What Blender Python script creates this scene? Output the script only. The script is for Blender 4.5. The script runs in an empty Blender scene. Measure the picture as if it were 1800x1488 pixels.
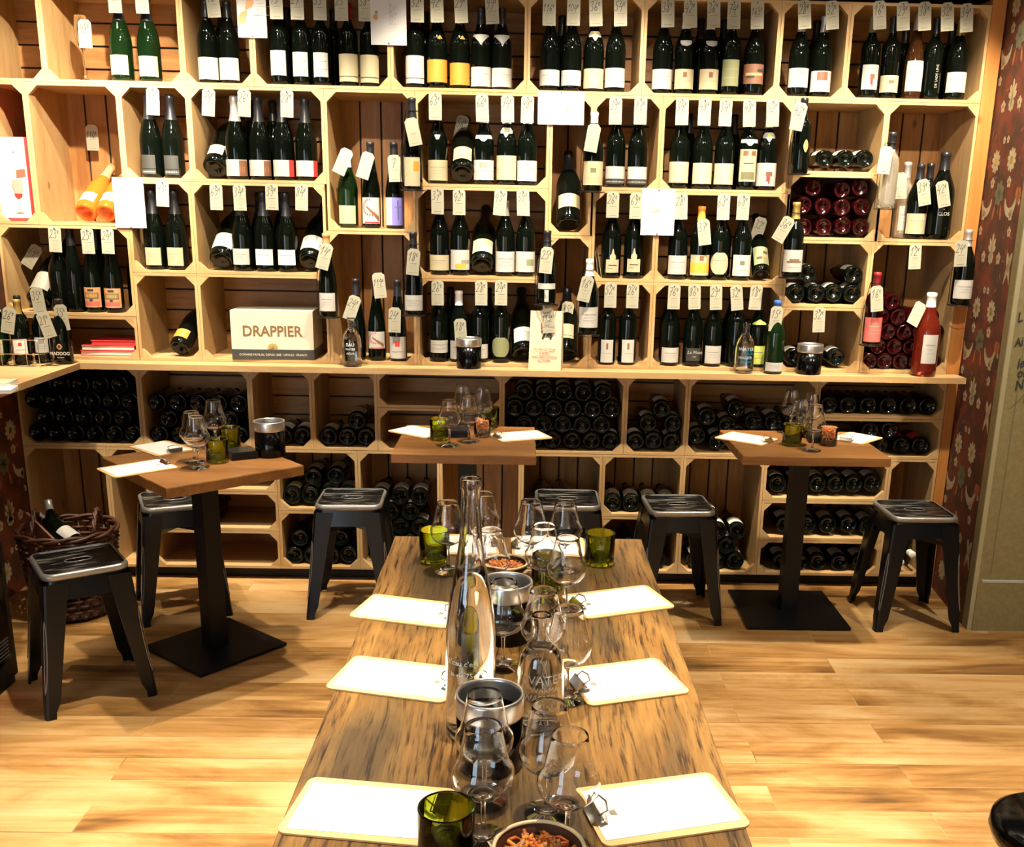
import bpy, math, random
from math import sin, cos, pi, radians as RD
from mathutils import Vector, Matrix
random.seed(7)
sc = bpy.context.scene
COL = sc.collection
# ---------------------------------------------------------------- camera
FPX, PPX, PPY, DW, HC = 1782.6, 950.3, 864.05, 4.2, 1.5794
_p, _r, _y = RD(15.4465), RD(1.1735), RD(1.2558)
FW = Vector((sin(_y)*cos(_p), cos(_y)*cos(_p), -sin(_p)))
_rt = Vector((cos(_y), -sin(_y), 0)); _up = _rt.cross(FW)
RT = cos(_r)*_rt + sin(_r)*_up
UP = -sin(_r)*_rt + cos(_r)*_up
CP = Vector((0, -DW, HC))
cam = bpy.data.cameras.new('camera'); co = bpy.data.objects.new('camera', cam); COL.objects.link(co)
m = Matrix.Identity(4)
for i in range(3):
    m[i][0], m[i][1], m[i][2], m[i][3] = RT[i], UP[i], -FW[i], CP[i]
co.matrix_world = m
cam.sensor_width = 36; cam.lens = FPX/1800*36
cam.shift_x = (900-PPX)/1800; cam.shift_y = (PPY-744)/1800
cam.clip_start = .05
sc.camera = co
# ---------------------------------------------------------------- world, exposure, lights
w = bpy.data.worlds.new('world'); sc.world = w; w.use_nodes = True
bg = w.node_tree.nodes['Background']; bg.inputs[0].default_value = (1, .86, .68, 1); bg.inputs[1].default_value = .005
vs = sc.view_settings
vs.view_transform = 'Standard'; vs.look = 'None'; vs.gamma = 1; vs.use_curve_mapping = False
vs.exposure = 1.35
SPOTS = []
def spot(loc, target, power, size=70, blend=.6, rad=.025, col=(1, .87, .68)):
    l = bpy.data.lights.new('ceiling_spot', 'SPOT'); l.energy = power; SPOTS.append(loc); l.spot_size = RD(size); l.spot_blend = blend
    l.shadow_soft_size = rad; l.color = col
    o = bpy.data.objects.new('ceiling_spot', l); COL.objects.link(o); o.location = loc
    o.rotation_euler = (Vector(target)-Vector(loc)).to_track_quat('-Z', 'Y').to_euler()
    return o
for x in (-1.72, -1.02, -.34, .34, 1.02, 1.6):
    spot((x, -.74, 2.86), (x, .05, 1.44), 160 if x < -1.5 else 122, 52, .75)
for x in (-1.1, .3, 1.35):
    spot((x*.9, -1.9, 2.86), (x, 0, 1.70), 80, 36, .5)
spot((-.75, -1.25, 2.86), (-1.22, -1.05, .3), 90, 52, .6)
spot((-.95, -1.35, 2.86), (-1.85, .3, 1.80), 200, 34, .6)  # extra spot added to brighten the crates at the left end
spot((-1.55, -.8, 2.86), (-1.93, -.55, .95), 75, 30, .6)  # small spot added to lift the left counter board
spot((2.35, -1.9, 2.86), (2.1, -.46, .6), 75, 60, .6)  # spot added to brighten the olive return wall
for x in (-1.6, .2, 1.9): spot((x, -5.3, 2.86), (x, -6.6, 1.3), 170, 75, .6)  # added wash on the unseen front wall, gives the glass something bright to reflect
for x, y in ((-.2, -.5), (1.07, -.45)): spot((x+.1, y-.45, 2.86), (x, y, .75), 85, 26, .6)  # narrow spots added to brighten the middle and right pedestal tables
for y in (-1.85, -2.75):
    spot((.12, y, 2.86), (0, y-.15, .75), 90, 52, .6)
for x, y, p in ((-1.15, -2.2, 200), (1.2, -2.15, 210), (-.70, -.85, 105), (.45, -.85, 95), (1.35, -.85, 95)):
    spot((x, y, 2.86), (x, y-.5, 0), p, 60 if y < -2 else 37, .5)
# ---------------------------------------------------------------- pixel -> place helpers
def ray(u, v): return (u-PPX)/FPX*RT-(v-PPY)/FPX*UP+FW
def W(u, v, Y=0.0):
    d = ray(u, v); return CP+d*((Y-CP.y)/d.y)
def H(u, v, Z):
    d = ray(u, v); return CP+d*((Z-CP.z)/d.z)
# ---------------------------------------------------------------- materials
def mat(name, col=(.5, .5, .5), rough=.5, metal=0, trans=0, ior=1.45, emit=None, coat=0, spec=None):
    m = bpy.data.materials.new(name); m.use_nodes = True
    b = m.node_tree.nodes['Principled BSDF']
    b.inputs['Base Color'].default_value = (*col, 1); b.inputs['Roughness'].default_value = rough
    b.inputs['Metallic'].default_value = metal; b.inputs['Transmission Weight'].default_value = trans
    b.inputs['IOR'].default_value = ior; b.inputs['Coat Weight'].default_value = coat
    if spec is not None: b.inputs['Specular IOR Level'].default_value = spec
    if emit: b.inputs['Emission Color'].default_value = (*emit[:3], 1); b.inputs['Emission Strength'].default_value = emit[3]
    return m
def nt(m): return m.node_tree.nodes, m.node_tree.links, m.node_tree.nodes['Principled BSDF']
def ramp(n, stops):
    r = n.new('ShaderNodeValToRGB'); e = r.color_ramp.elements
    e[0].position, e[0].color = stops[0][0], (*stops[0][1], 1)
    e[1].position, e[1].color = stops[-1][0], (*stops[-1][1], 1)
    for p, c in stops[1:-1]:
        k = e.new(p); k.color = (*c, 1)
    return r
def wood(name, axis, cols, scale=9, stretch=.12, rough=.55, knots=True, bump=.15, coord='pos', fine=1.0):
    """wood with grain along the axis; world position so that every board differs"""
    m = mat(name, rough=rough); n, l, b = nt(m)
    g = n.new('ShaderNodeNewGeometry') if coord == 'pos' else n.new('ShaderNodeTexCoord')
    src = g.outputs['Position'] if coord == 'pos' else g.outputs['Object']
    mp = n.new('ShaderNodeMapping'); l.new(src, mp.inputs[0])
    s = [1, 1, 1]; s['xyz'.index(axis)] = stretch
    mp.inputs['Scale'].default_value = s
    a = n.new('ShaderNodeTexNoise'); a.inputs['Scale'].default_value = scale; a.inputs['Detail'].default_value = 5; a.inputs['Distortion'].default_value = .6
    l.new(mp.outputs[0], a.inputs[0])
    f = n.new('ShaderNodeTexNoise'); f.inputs['Scale'].default_value = scale*9; f.inputs['Detail'].default_value = 4; l.new(mp.outputs[0], f.inputs[0])
    mx = n.new('ShaderNodeMath'); mx.operation = 'MULTIPLY_ADD'; l.new(f.outputs[0], mx.inputs[0]); mx.inputs[1].default_value = .35*fine; l.new(a.outputs[0], mx.inputs[2])
    r = ramp(n, cols); l.new(mx.outputs[0], r.inputs[0])
    out = r.outputs[0]
    if knots:
        v = n.new('ShaderNodeTexVoronoi'); v.inputs['Scale'].default_value = 5.2
        mp2 = n.new('ShaderNodeMapping'); l.new(src, mp2.inputs[0]); s2 = [1, 1, 1]; s2['xyz'.index(axis)] = .6; mp2.inputs['Scale'].default_value = s2
        l.new(mp2.outputs[0], v.inputs[0])
        kr = ramp(n, [(0.02, (.25, .25, .25)), (.075, (1, 1, 1))]); l.new(v.outputs['Distance'], kr.inputs[0])
        mm = n.new('ShaderNodeMix'); mm.data_type = 'RGBA'; mm.blend_type = 'MULTIPLY'; mm.inputs['Factor'].default_value = .75
        l.new(out, mm.inputs[6]); l.new(kr.outputs[0], mm.inputs[7]); out = mm.outputs[2]
    l.new(out, b.inputs['Base Color'])
    bp = n.new('ShaderNodeBump'); bp.inputs['Strength'].default_value = bump; bp.inputs['Distance'].default_value = .002
    l.new(mx.outputs[0], bp.inputs['Height']); l.new(bp.outputs[0], b.inputs['Normal'])
    return m
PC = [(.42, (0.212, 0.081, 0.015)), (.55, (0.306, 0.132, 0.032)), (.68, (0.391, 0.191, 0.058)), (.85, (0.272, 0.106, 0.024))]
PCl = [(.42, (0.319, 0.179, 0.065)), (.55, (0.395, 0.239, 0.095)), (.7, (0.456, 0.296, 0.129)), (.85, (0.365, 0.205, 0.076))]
M = {}
M['pine_x'] = wood('pine along the width', 'x', PCl, 9)
M['pine_z'] = wood('pine along the height', 'z', PCl, 9)
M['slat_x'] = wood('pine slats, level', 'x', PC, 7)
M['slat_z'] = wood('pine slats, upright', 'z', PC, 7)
M['post'] = wood('orange pine post', 'z', [(.42, (.30, .10, .016)), (.6, (.42, .165, .035)), (.85, (.33, .12, .02))], 12, .06)
OAK = [(.40, (.05, .025, .008)), (.50, (.20, .10, .03)), (.62, (.36, .20, .07)), (.74, (.27, .13, .035)), (.9, (.46, .28, .11))]
M['oak_y'] = wood('worn oak, long grain', 'y', OAK, 13, .10, .42, False, .9, fine=1.5)
def rustic():
    m = mat('reclaimed oak, cracked long grain', rough=.4); n, l, b = nt(m); g = n.new('ShaderNodeNewGeometry')
    def mapped(sx, sy, src=None):
        mp = n.new('ShaderNodeMapping'); mp.inputs['Scale'].default_value = (sx, sy, 1); l.new(src or g.outputs['Position'], mp.inputs[0]); return mp.outputs[0]
    br = n.new('ShaderNodeTexBrick'); l.new(mapped(1, 1), br.inputs[0]); mpb = br.inputs[0].links[0].from_node; mpb.inputs['Rotation'].default_value = (0, 0, pi/2); mpb.inputs['Location'].default_value = (.1, .115, 0)
    br.inputs['Scale'].default_value = 1; br.inputs['Brick Width'].default_value = 6; br.inputs['Row Height'].default_value = .165; br.inputs['Mortar Size'].default_value = .0012; br.inputs['Color1'].default_value = (0, 0, 0, 1); br.inputs['Color2'].default_value = (1, 1, 1, 1); br.inputs['Mortar'].default_value = (.4, .4, .4, 1)
    big = n.new('ShaderNodeTexNoise'); big.inputs['Scale'].default_value = 6; big.inputs['Detail'].default_value = 5; big.inputs['Distortion'].default_value = .8; l.new(mapped(1, .45), big.inputs[0])
    ad = n.new('ShaderNodeMath'); ad.operation = 'MULTIPLY_ADD'; l.new(br.outputs['Color'], ad.inputs[0]); ad.inputs[1].default_value = .12; l.new(big.outputs[0], ad.inputs[2])
    r = ramp(n, [(.36, (.060, .036, .014)), (.46, (.115, .066, .021)), (.55, (.150, .074, .017)), (.66, (.225, .120, .032)), (.8, (.17, .078, .016))]); l.new(ad.outputs[0], r.inputs[0])
    wv = n.new('ShaderNodeTexNoise'); wv.inputs['Scale'].default_value = 4; wv.inputs['Detail'].default_value = 2; l.new(mapped(1, .7), wv.inputs[0])
    vm = n.new('ShaderNodeVectorMath'); vm.operation = 'MULTIPLY_ADD'; l.new(wv.outputs['Color'], vm.inputs[0]); vm.inputs[1].default_value = (.035, .03, 0); l.new(g.outputs['Position'], vm.inputs[2])
    fine = n.new('ShaderNodeTexNoise'); fine.inputs['Scale'].default_value = 150; fine.inputs['Detail'].default_value = 5; fine.inputs['Roughness'].default_value = .65; l.new(mapped(1, .06, vm.outputs[0]), fine.inputs[0])
    fr = ramp(n, [(.33, (.10, .08, .06)), (.41, (.5, .45, .4)), (.47, (.92, .9, .88)), (.68, (1.3, 1.25, 1.1))]); l.new(fine.outputs[0], fr.inputs[0])
    mm = n.new('ShaderNodeMix'); mm.data_type = 'RGBA'; mm.blend_type = 'MULTIPLY'; mm.inputs['Factor'].default_value = 1; l.new(r.outputs[0], mm.inputs[6]); l.new(fr.outputs[0], mm.inputs[7]); l.new(mm.outputs[2], b.inputs['Base Color'])
    bp = n.new('ShaderNodeBump'); bp.inputs['Strength'].default_value = .7; bp.inputs['Distance'].default_value = .003; l.new(fine.outputs[0], bp.inputs['Height']); l.new(bp.outputs[0], b.inputs['Normal'])
    return m
M['oak_y'] = rustic()
M['oak_small'] = wood('oak table top', 'x', [(.42, (.10, .040, .010)), (.6, (.24, .105, .028)), (.85, (.15, .06, .014))], 11, .12, .42, False, .4)
M['goblet'] = mat('clear goblet glass', (1, 1, 1), 0, trans=1, ior=1.42)
M['glass'] = mat('clear glass', (1, 1, 1), 0, trans=1, ior=1.45)
M['water'] = mat('water', (.97, .99, .98), 0, trans=1, ior=1.33)
M['glass_green'] = mat('green tumbler glass', (.52, .62, .04), .01, trans=1, ior=1.45)
M['bottle'] = mat('near black bottle glass', (.0015, .0025, .0015), .05, spec=.35)
M['bottle_green'] = mat('green bottle glass', (.003, .011, .0025), .04, trans=.06)
M['rose'] = mat('rose wine bottle', (.33, .035, .015), .04, trans=.75, ior=1.4)
M['rose_dark'] = mat('dark rose wine bottle', (.026, .001, .0015), .05, trans=.45, ior=1.4)
M['orange_glass'] = mat('orange rose wine bottle', (.80, .17, .02), .05, trans=.45)
M['amber'] = mat('amber wine bottle', (.05, .018, .005), .05, trans=.5)
def P(name, c, r=.55, **k): M[name] = mat(name+' colour', c, r, **k)
P('white', (0.400, 0.384, 0.344)); P('cream', (0.384, 0.328, 0.200)); P('yellow', (0.440, 0.200, 0.024)); P('sage', (0.192, 0.200, 0.096)); P('pink', (0.480, 0.112, 0.088))
P('brownart', (.17, .075, .04)); P('red', (.65, .03, .03)); P('darkred', (.30, .02, .02)); P('black', (.006, .006, .006), .4); P('ink', (.03, .03, .025), .6)
P('grey', (.24, .22, .17)); P('violet', (.16, .14, .42)); P('orange', (.85, .30, .04)); P('lime', (.55, .62, .12)); P('blue', (.03, .10, .32)); P('gold', (.55, .38, .10), .35, metal=.7)
P('silver', (.62, .60, .57), .38, metal=.7); P('tagpaper', (.325, .305, .22)); P('paper', (.78, .77, .74)); P('cardpaper', (.45, .44, .42)); P('darkfoil', (.012, .012, .014), .35); P('whitefoil', (.82, .80, .72), .4)
P('greenfoil', (.10, .13, .05), .4); P('teal', (.02, .20, .30)); P('paleblue', (.35, .50, .60)); P('redfoil', (.22, .01, .015), .35)
P('boardmdf', (.68, .42, .18), .5); P('chrome', (.75, .72, .66), .12, metal=1); P('matblack', (.0035, .004, .0045), .42, spec=.3)
P('wire', (.02, .018, .015), .35, metal=.6); P('wicker', (.055, .018, .007), .5); P('kraft', (.62, .52, .35)); P('bookred', (.60, .05, .05)); P('peach', (.50, .24, .10)); P('nut', (.55, .13, .03), .45)
P('bowlrim', (.75, .60, .35), .35); P('bowlbrown', (.06, .02, .01), .3); P('led', (.8, .02, .05), emit=(1, .03, .08, 6)); P('frontwall', (.55, .48, .38), .8); P('daylight', (.1, .1, .1), emit=(.62, .8, 1, 3.2)); P('lampface', (.8, .8, .8), emit=(1, .88, .7, 25)); P('goldink', (.16, .085, .025)); P('box', (.50, .46, .35)); P('wallflower', (.42, .34, .19), .8); P('walldull', (.34, .10, .03), .8); P('wallgreen', (.13, .12, .06), .8)
# worn black steel (stools)
def worn():
    m = mat('worn black steel', (.004, .004, .005), .32, spec=.3); n, l, b = nt(m)
    tc = n.new('ShaderNodeTexCoord'); mp = n.new('ShaderNodeMapping'); mp.inputs['Scale'].default_value = (4, 22, 6); l.new(tc.outputs['Object'], mp.inputs[0])
    a = n.new('ShaderNodeTexNoise'); a.inputs['Scale'].default_value = 3; a.inputs['Detail'].default_value = 6; l.new(mp.outputs[0], a.inputs[0])
    r = ramp(n, [(.53, (.003, .0035, .004)), (.66, (.13, .125, .11))]); l.new(a.outputs[0], r.inputs[0]); l.new(r.outputs[0], b.inputs['Base Color'])
    return m
M['steel'] = worn(); P('steeledge', (.30, .29, .27), .36, metal=.6); P('steelplain', (.0035, .0045, .006), .28, spec=.35)
M['glassprint'] = mat('white print on glass', (.8, .82, .8), .5)
def floor_mat():
    m = mat('oak plank floor', rough=.38); n, l, b = nt(m)
    g = n.new('ShaderNodeNewGeometry')
    br = n.new('ShaderNodeTexBrick'); l.new(g.outputs['Position'], br.inputs[0])
    br.inputs['Scale'].default_value = 1; br.inputs['Brick Width'].default_value = 1.15; br.inputs['Row Height'].default_value = .125
    br.inputs['Mortar Size'].default_value = .0015; br.inputs['Color1'].default_value = (0, 0, 0, 1); br.inputs['Color2'].default_value = (1, 1, 1, 1); br.offset = .37
    br.inputs['Mortar'].default_value = (.35, .35, .35, 1)
    mp = n.new('ShaderNodeMapping'); mp.inputs['Scale'].default_value = (.28, 1, 1); l.new(g.outputs['Position'], mp.inputs[0])
    ad = n.new('ShaderNodeVectorMath'); ad.operation = 'ADD'; l.new(mp.outputs[0], ad.inputs[0])
    sc_ = n.new('ShaderNodeVectorMath'); sc_.operation = 'SCALE'; sc_.inputs['Scale'].default_value = 3.3; l.new(br.outputs['Color'], sc_.inputs[0]); l.new(sc_.outputs[0], ad.inputs[1])
    a = n.new('ShaderNodeTexNoise'); a.inputs['Scale'].default_value = 5; a.inputs['Detail'].default_value = 7; a.inputs['Roughness'].default_value = .6; a.inputs['Distortion'].default_value = .5; l.new(ad.outputs[0], a.inputs[0])
    mp2 = n.new('ShaderNodeMapping'); mp2.inputs['Scale'].default_value = (.06, 1, 1); l.new(ad.outputs[0], mp2.inputs[0])
    f = n.new('ShaderNodeTexNoise'); f.inputs['Scale'].default_value = 60; f.inputs['Detail'].default_value = 4; l.new(mp2.outputs[0], f.inputs[0])
    c = n.new('ShaderNodeMath'); c.operation = 'MULTIPLY_ADD'; l.new(f.outputs[0], c.inputs[0]); c.inputs[1].default_value = .22; l.new(a.outputs[0], c.inputs[2])
    c2 = n.new('ShaderNodeMath'); c2.operation = 'MULTIPLY_ADD'; l.new(br.outputs['Color'], c2.inputs[0]); c2.inputs[1].default_value = .10; l.new(c.outputs[0], c2.inputs[2])
    r = ramp(n, [(.42, (.06, .032, .012)), (.53, (.22, .105, .028)), (.62, (.36, .185, .055)), (.72, (.48, .285, .11)), (.86, (.56, .38, .19))]); l.new(c2.outputs[0], r.inputs[0])
    l.new(r.outputs[0], b.inputs['Base Color'])
    bp = n.new('ShaderNodeBump'); bp.inputs['Strength'].default_value = .25; bp.inputs['Distance'].default_value = .002; l.new(f.outputs[0], bp.inputs['Height']); l.new(bp.outputs[0], b.inputs['Normal'])
    return m
M['floor'] = floor_mat()
def noisy(name, c1, c2, sc_=30, rough=.7, lo=.4, hi=.65):
    m = mat(name, rough=rough); n, l, b = nt(m); g = n.new('ShaderNodeNewGeometry')
    a = n.new('ShaderNodeTexNoise'); a.inputs['Scale'].default_value = sc_; a.inputs['Detail'].default_value = 4; l.new(g.outputs['Position'], a.inputs[0])
    r = ramp(n, [(lo, c1), (hi, c2)]); l.new(a.outputs[0], r.inputs[0]); l.new(r.outputs[0], b.inputs['Base Color']); return m
M['wallpaper'] = noisy('brown wallpaper ground', (.06, .022, .008), (.16, .030, .008), 13, .75)
M['olive'] = noisy('olive grey paint', (.20, .165, .07), (.235, .195, .09), 60, .6)
M['olivelight'] = mat('pale olive trim', (.33, .29, .17), .5)
M['darkwall'] = noisy('dark brown plaster', (.022, .012, .008), (.035, .02, .012), 20)
M['ceilm'] = mat('matt ceiling', (.25, .22, .18), .9)

# ---------------------------------------------------------------- mesh builder
class MB:
    def __init__(s): s.v = []; s.f = []; s.m = []; s.s = []; s.mats = []
    def mi(s, name):
        if name not in s.mats: s.mats.append(name)
        return s.mats.index(name)
    def add(s, vs_, fs, mn, smooth=False):
        o = len(s.v); s.v += [tuple(v) for v in vs_]; k = s.mi(mn)
        for f in fs: s.f.append([o+i for i in f]); s.m.append(k); s.s.append(smooth)
        return s
    def box(s, x0, x1, y0, y1, z0, z1, mn, T=None):
        vs_ = [Vector((x, y, z)) for z in (z0, z1) for y in (y0, y1) for x in (x0, x1)]
        if T: vs_ = [T @ v for v in vs_]
        return s.add(vs_, [(0, 2, 3, 1), (4, 5, 7, 6), (0, 1, 5, 4), (2, 6, 7, 3), (0, 4, 6, 2), (1, 3, 7, 5)], mn)
    def lathe(s, prof, mn, seg=24, T=None, sx=1, sy=1):
        vs_ = []; fs = []; idx = []
        for r, z in prof:
            if r < 1e-6: idx.append([len(vs_)]); vs_.append(Vector((0, 0, z)))
            else:
                idx.append(list(range(len(vs_), len(vs_)+seg)))
                vs_ += [Vector((r*cos(2*pi*i/seg)*sx, r*sin(2*pi*i/seg)*sy, z)) for i in range(seg)]
        for a, b in zip(idx, idx[1:]):
            for i in range(seg):
                j = (i+1) % seg
                if len(a) == 1 and len(b) == 1: continue
                if len(a) == 1: fs.append((a[0], b[j], b[i]))
                elif len(b) == 1: fs.append((a[i], a[j], b[0]))
                else: fs.append((a[i], a[j], b[j], b[i]))
        if T: vs_ = [T @ v for v in vs_]
        return s.add(vs_, fs, mn, True)
    def tube(s, pts, r, mn, seg=8, closed=False, taper=None):
        pts = [Vector(p) for p in pts]; n = len(pts); vs_ = []; fs = []
        for i, p in enumerate(pts):
            a = pts[i-1] if (i or closed) else p; b = pts[(i+1) % n] if (i < n-1 or closed) else p
            t = (b-a).normalized(); ref = Vector((0, 0, 1)) if abs(t.z) < .9 else Vector((1, 0, 0))
            u = t.cross(ref).normalized(); v = t.cross(u); rr = r if taper is None else taper[i]
            vs_ += [p+u*rr*cos(2*pi*k/seg)+v*rr*sin(2*pi*k/seg) for k in range(seg)]
        for i in range(n if closed else n-1):
            j = (i+1) % n
            for k in range(seg): fs.append((i*seg+k, i*seg+(k+1) % seg, j*seg+(k+1) % seg, j*seg+k))
        if not closed: fs += [tuple(range(seg))[::-1], tuple(range((n-1)*seg, n*seg))]
        return s.add(vs_, fs, mn, True)
    def prism(s, poly, d, mn, T=None):
        """poly in the xz plane extruded from y=0 to y=d"""
        n = len(poly); vs_ = [Vector((x, 0, z)) for x, z in poly]+[Vector((x, d, z)) for x, z in poly]
        if T: vs_ = [T @ v for v in vs_]
        return s.add(vs_, [tuple(range(n)), tuple(range(2*n-1, n-1, -1))]+[(i, i+n, (i+1) % n+n, (i+1) % n) for i in range(n)], mn)
    def mesh(s, name):
        me = bpy.data.meshes.new(name); me.from_pydata(s.v, [], s.f)
        for k in s.mats: me.materials.append(M[k])
        me.polygons.foreach_set('material_index', s.m); me.polygons.foreach_set('use_smooth', s.s)
        me.validate(); me.update()
        return me
    def build(s, name, parent=None, loc=None, rot=None, recalc=False):
        me = s.mesh(name)
        if recalc:
            import bmesh
            b = bmesh.new(); b.from_mesh(me); bmesh.ops.recalc_face_normals(b, faces=b.faces); b.to_mesh(me); b.free()
        return link(name, me, parent, loc, rot)
def link(name, me, parent=None, loc=None, rot=None):
    o = bpy.data.objects.new(name, me); COL.objects.link(o)
    if parent: o.parent = parent
    if loc is not None: o.location = loc
    if rot is not None: o.rotation_euler = rot
    return o
def tag(o, label, cat, group=None, kind=None):
    n = len(label.split())
    if not 4 <= n <= 16: print('LABEL LENGTH', n, label)
    o['label'] = label; o['category'] = cat
    if group: o['group'] = group
    if kind: o['kind'] = kind
    return o
def empty(name, loc=(0, 0, 0), rot=(0, 0, 0)):
    o = bpy.data.objects.new(name, None); COL.objects.link(o); o.location = loc; o.rotation_euler = rot; o.empty_display_size = .02
    return o
def struct(o): o['kind'] = 'structure'; return o
def copy_tree(o, loc=None, rot=None, parent=None):
    c = o.copy(); COL.objects.link(c)
    if parent: c.parent = parent
    for ch in list(o.children): copy_tree(ch, parent=c)
    if loc is not None: c.location = loc
    if rot is not None: c.rotation_euler = rot
    return c
ORD = ['first', 'second', 'third', 'fourth', 'fifth', 'sixth', 'seventh', 'eighth', 'ninth', 'tenth', 'eleventh', 'twelfth']
def ordl(i, n, side='left'): return ('leftmost' if i == 0 else 'rightmost' if i == n-1 else ORD[i]+' from left') if n > 1 else 'alone'
# ---------------------------------------------------------------- handwriting
STR = {'0': [[(.25, 1), (.05, .7), (.05, .25), (.25, 0), (.45, .3), (.45, .75), (.25, 1)]], '1': [[(.08, .62), (.36, 1), (.26, 0)]],
 '2': [[(.05, .75), (.2, 1), (.45, .85), (.38, .5), (.03, .03), (.52, .06)]], '3': [[(.05, .92), (.35, 1), (.4, .75), (.18, .55), (.45, .3), (.3, 0), (0, .1)]],
 '4': [[(.28, 1), (.02, .42), (.52, .46)], [(.45, .72), (.30, -.1)]], '5': [[(.5, 1), (.15, .97), (.1, .6), (.38, .55), (.42, .2), (.2, 0), (0, .1)]],
 '6': [[(.42, 1), (.12, .55), (.05, .15), (.25, 0), (.44, .2), (.3, .45), (.08, .3)]], '7': [[(.02, .95), (.52, 1), (.2, -.05)], [(.12, .5), (.45, .53)]],
 '8': [[(.42, .85), (.22, 1), (.08, .8), (.37, .42), (.33, .08), (.13, 0), (.05, .2), (.44, .8)]], '9': [[(.42, .78), (.25, 1), (.06, .8), (.15, .55), (.42, .7), (.35, .3), (.15, -.05)]],
 'e': [[(.42, .85), (.2, 1), (.08, .6), (.2, .3), (.42, .4)], [(0, .65), (.36, .68)]], ',': [[(.1, .1), (.02, -.12)]], '-': [[(0, .5), (.4, .5)]]}
def ribbon(mb, pts, wd, mn, y=0, T=None):
    for a, b in zip(pts, pts[1:]):
        a, b = Vector((a[0], y, a[1])), Vector((b[0], y, b[1])); d = (b-a)
        if d.length < 1e-6: continue
        d.normalize(); nn = Vector((-d.z, 0, d.x))*wd/2; a = a-d*wd*.3; b = b+d*wd*.3
        vs_ = [a-nn, b-nn, b+nn, a+nn]
        if T: vs_ = [T @ v for v in vs_]
        mb.add(vs_, [(0, 1, 2, 3)], mn)
def hand(mb, text, x, z, h, mn, wd, y=0, slant=.18, T=None):
    cx = x
    for ch in text:
        k = .5 if ch == 'e' else 1; zo = h*.4 if ch == 'e' else 0
        for st in STR.get(ch, []):
            ribbon(mb, [(cx+(px+slant*pz)*h*k*.72, z+zo+pz*h*k) for px, pz in st], wd, mn, y, T)
        cx += h*(.46 if ch != ',' else .15)*k
    return cx-x
def text_obj(s, size, mn, name, parent, loc, rot, align='CENTER', ext=.0002, xs=1, shear=0, bold=0):
    c = bpy.data.curves.new(name, 'FONT'); c.body = s; c.size = size; c.align_x = align; c.align_y = 'CENTER'; c.extrude = ext; c.shear = shear; c.resolution_u = 3; c.offset = bold
    t = bpy.data.objects.new(name, c); COL.objects.link(t)
    dg = bpy.context.evaluated_depsgraph_get(); me = bpy.data.meshes.new_from_object(t.evaluated_get(dg))
    bpy.data.objects.remove(t); bpy.data.curves.remove(c)
    me.materials.clear(); me.materials.append(M[mn])
    for v in me.vertices: v.co.x *= xs
    return link(name, me, parent, loc, rot)
# ================================================================ ROOM
XL, XR = -2.095, 1.87
mb = MB(); mb.box(-4.5, 4.5, -7, .6, -.05, 0, 'floor'); struct(mb.build('floor'))
mb = MB(); mb.box(-2.3, 2.2, .345, .39, 0, 2.95, 'darkwall'); struct(mb.build('wall_back'))
mb = MB(); mb.box(-4.5, 4.5, -7, .6, 2.95, 3.0, 'ceilm'); struct(mb.build('ceiling'))
mb = MB(); mb.box(-4.5, -3.4, -6.65, -6.6, 0, 2.95, 'ceilm'); mb.box(-1.7, 4.5, -6.65, -6.6, 0, 2.95, 'frontwall'); mb.box(-3.4, -1.7, -6.65, -6.6, 0, .5, 'ceilm'); mb.box(-3.4, -1.7, -6.65, -6.6, 2.6, 2.95, 'ceilm'); struct(mb.build('wall_front'))
mb = MB(); mb.box(-3.4, -1.7, -6.64, -6.63, .5, 2.6, 'daylight')
for x in (-3.4, -2.57, -1.74): mb.box(x, x+.04, -6.63, -6.60, .5, 2.6, 'matblack')
struct(mb.build('window_1'))
LM = [(x, y) for x, y, z in SPOTS]+[(x, y) for x in (-2.2, -.8, .8, 2.2) for y in (-3.8, -5.2)]  # discs at the spots plus an added unseen grid, for glints in the glass
for i, (x, y) in enumerate(LM):
    o = empty('ceiling_lamp', (x, y, 2.95)); mb = MB(); mb.lathe([(.034, -.002), (.042, -.008), (.045, -.06), (.045, -.002)], 'matblack', 16); mb.build('lamp_housing', o)
    mb = MB(); mb.lathe([(.036, -.048), (0, -.048)], 'lampface', 16); mb.build('lamp_disc', o); tag(o, 'small black unseen ceiling spot lamp, glowing disc added for glass glints', 'ceiling lamp', 'ceiling spot lamps')
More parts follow.
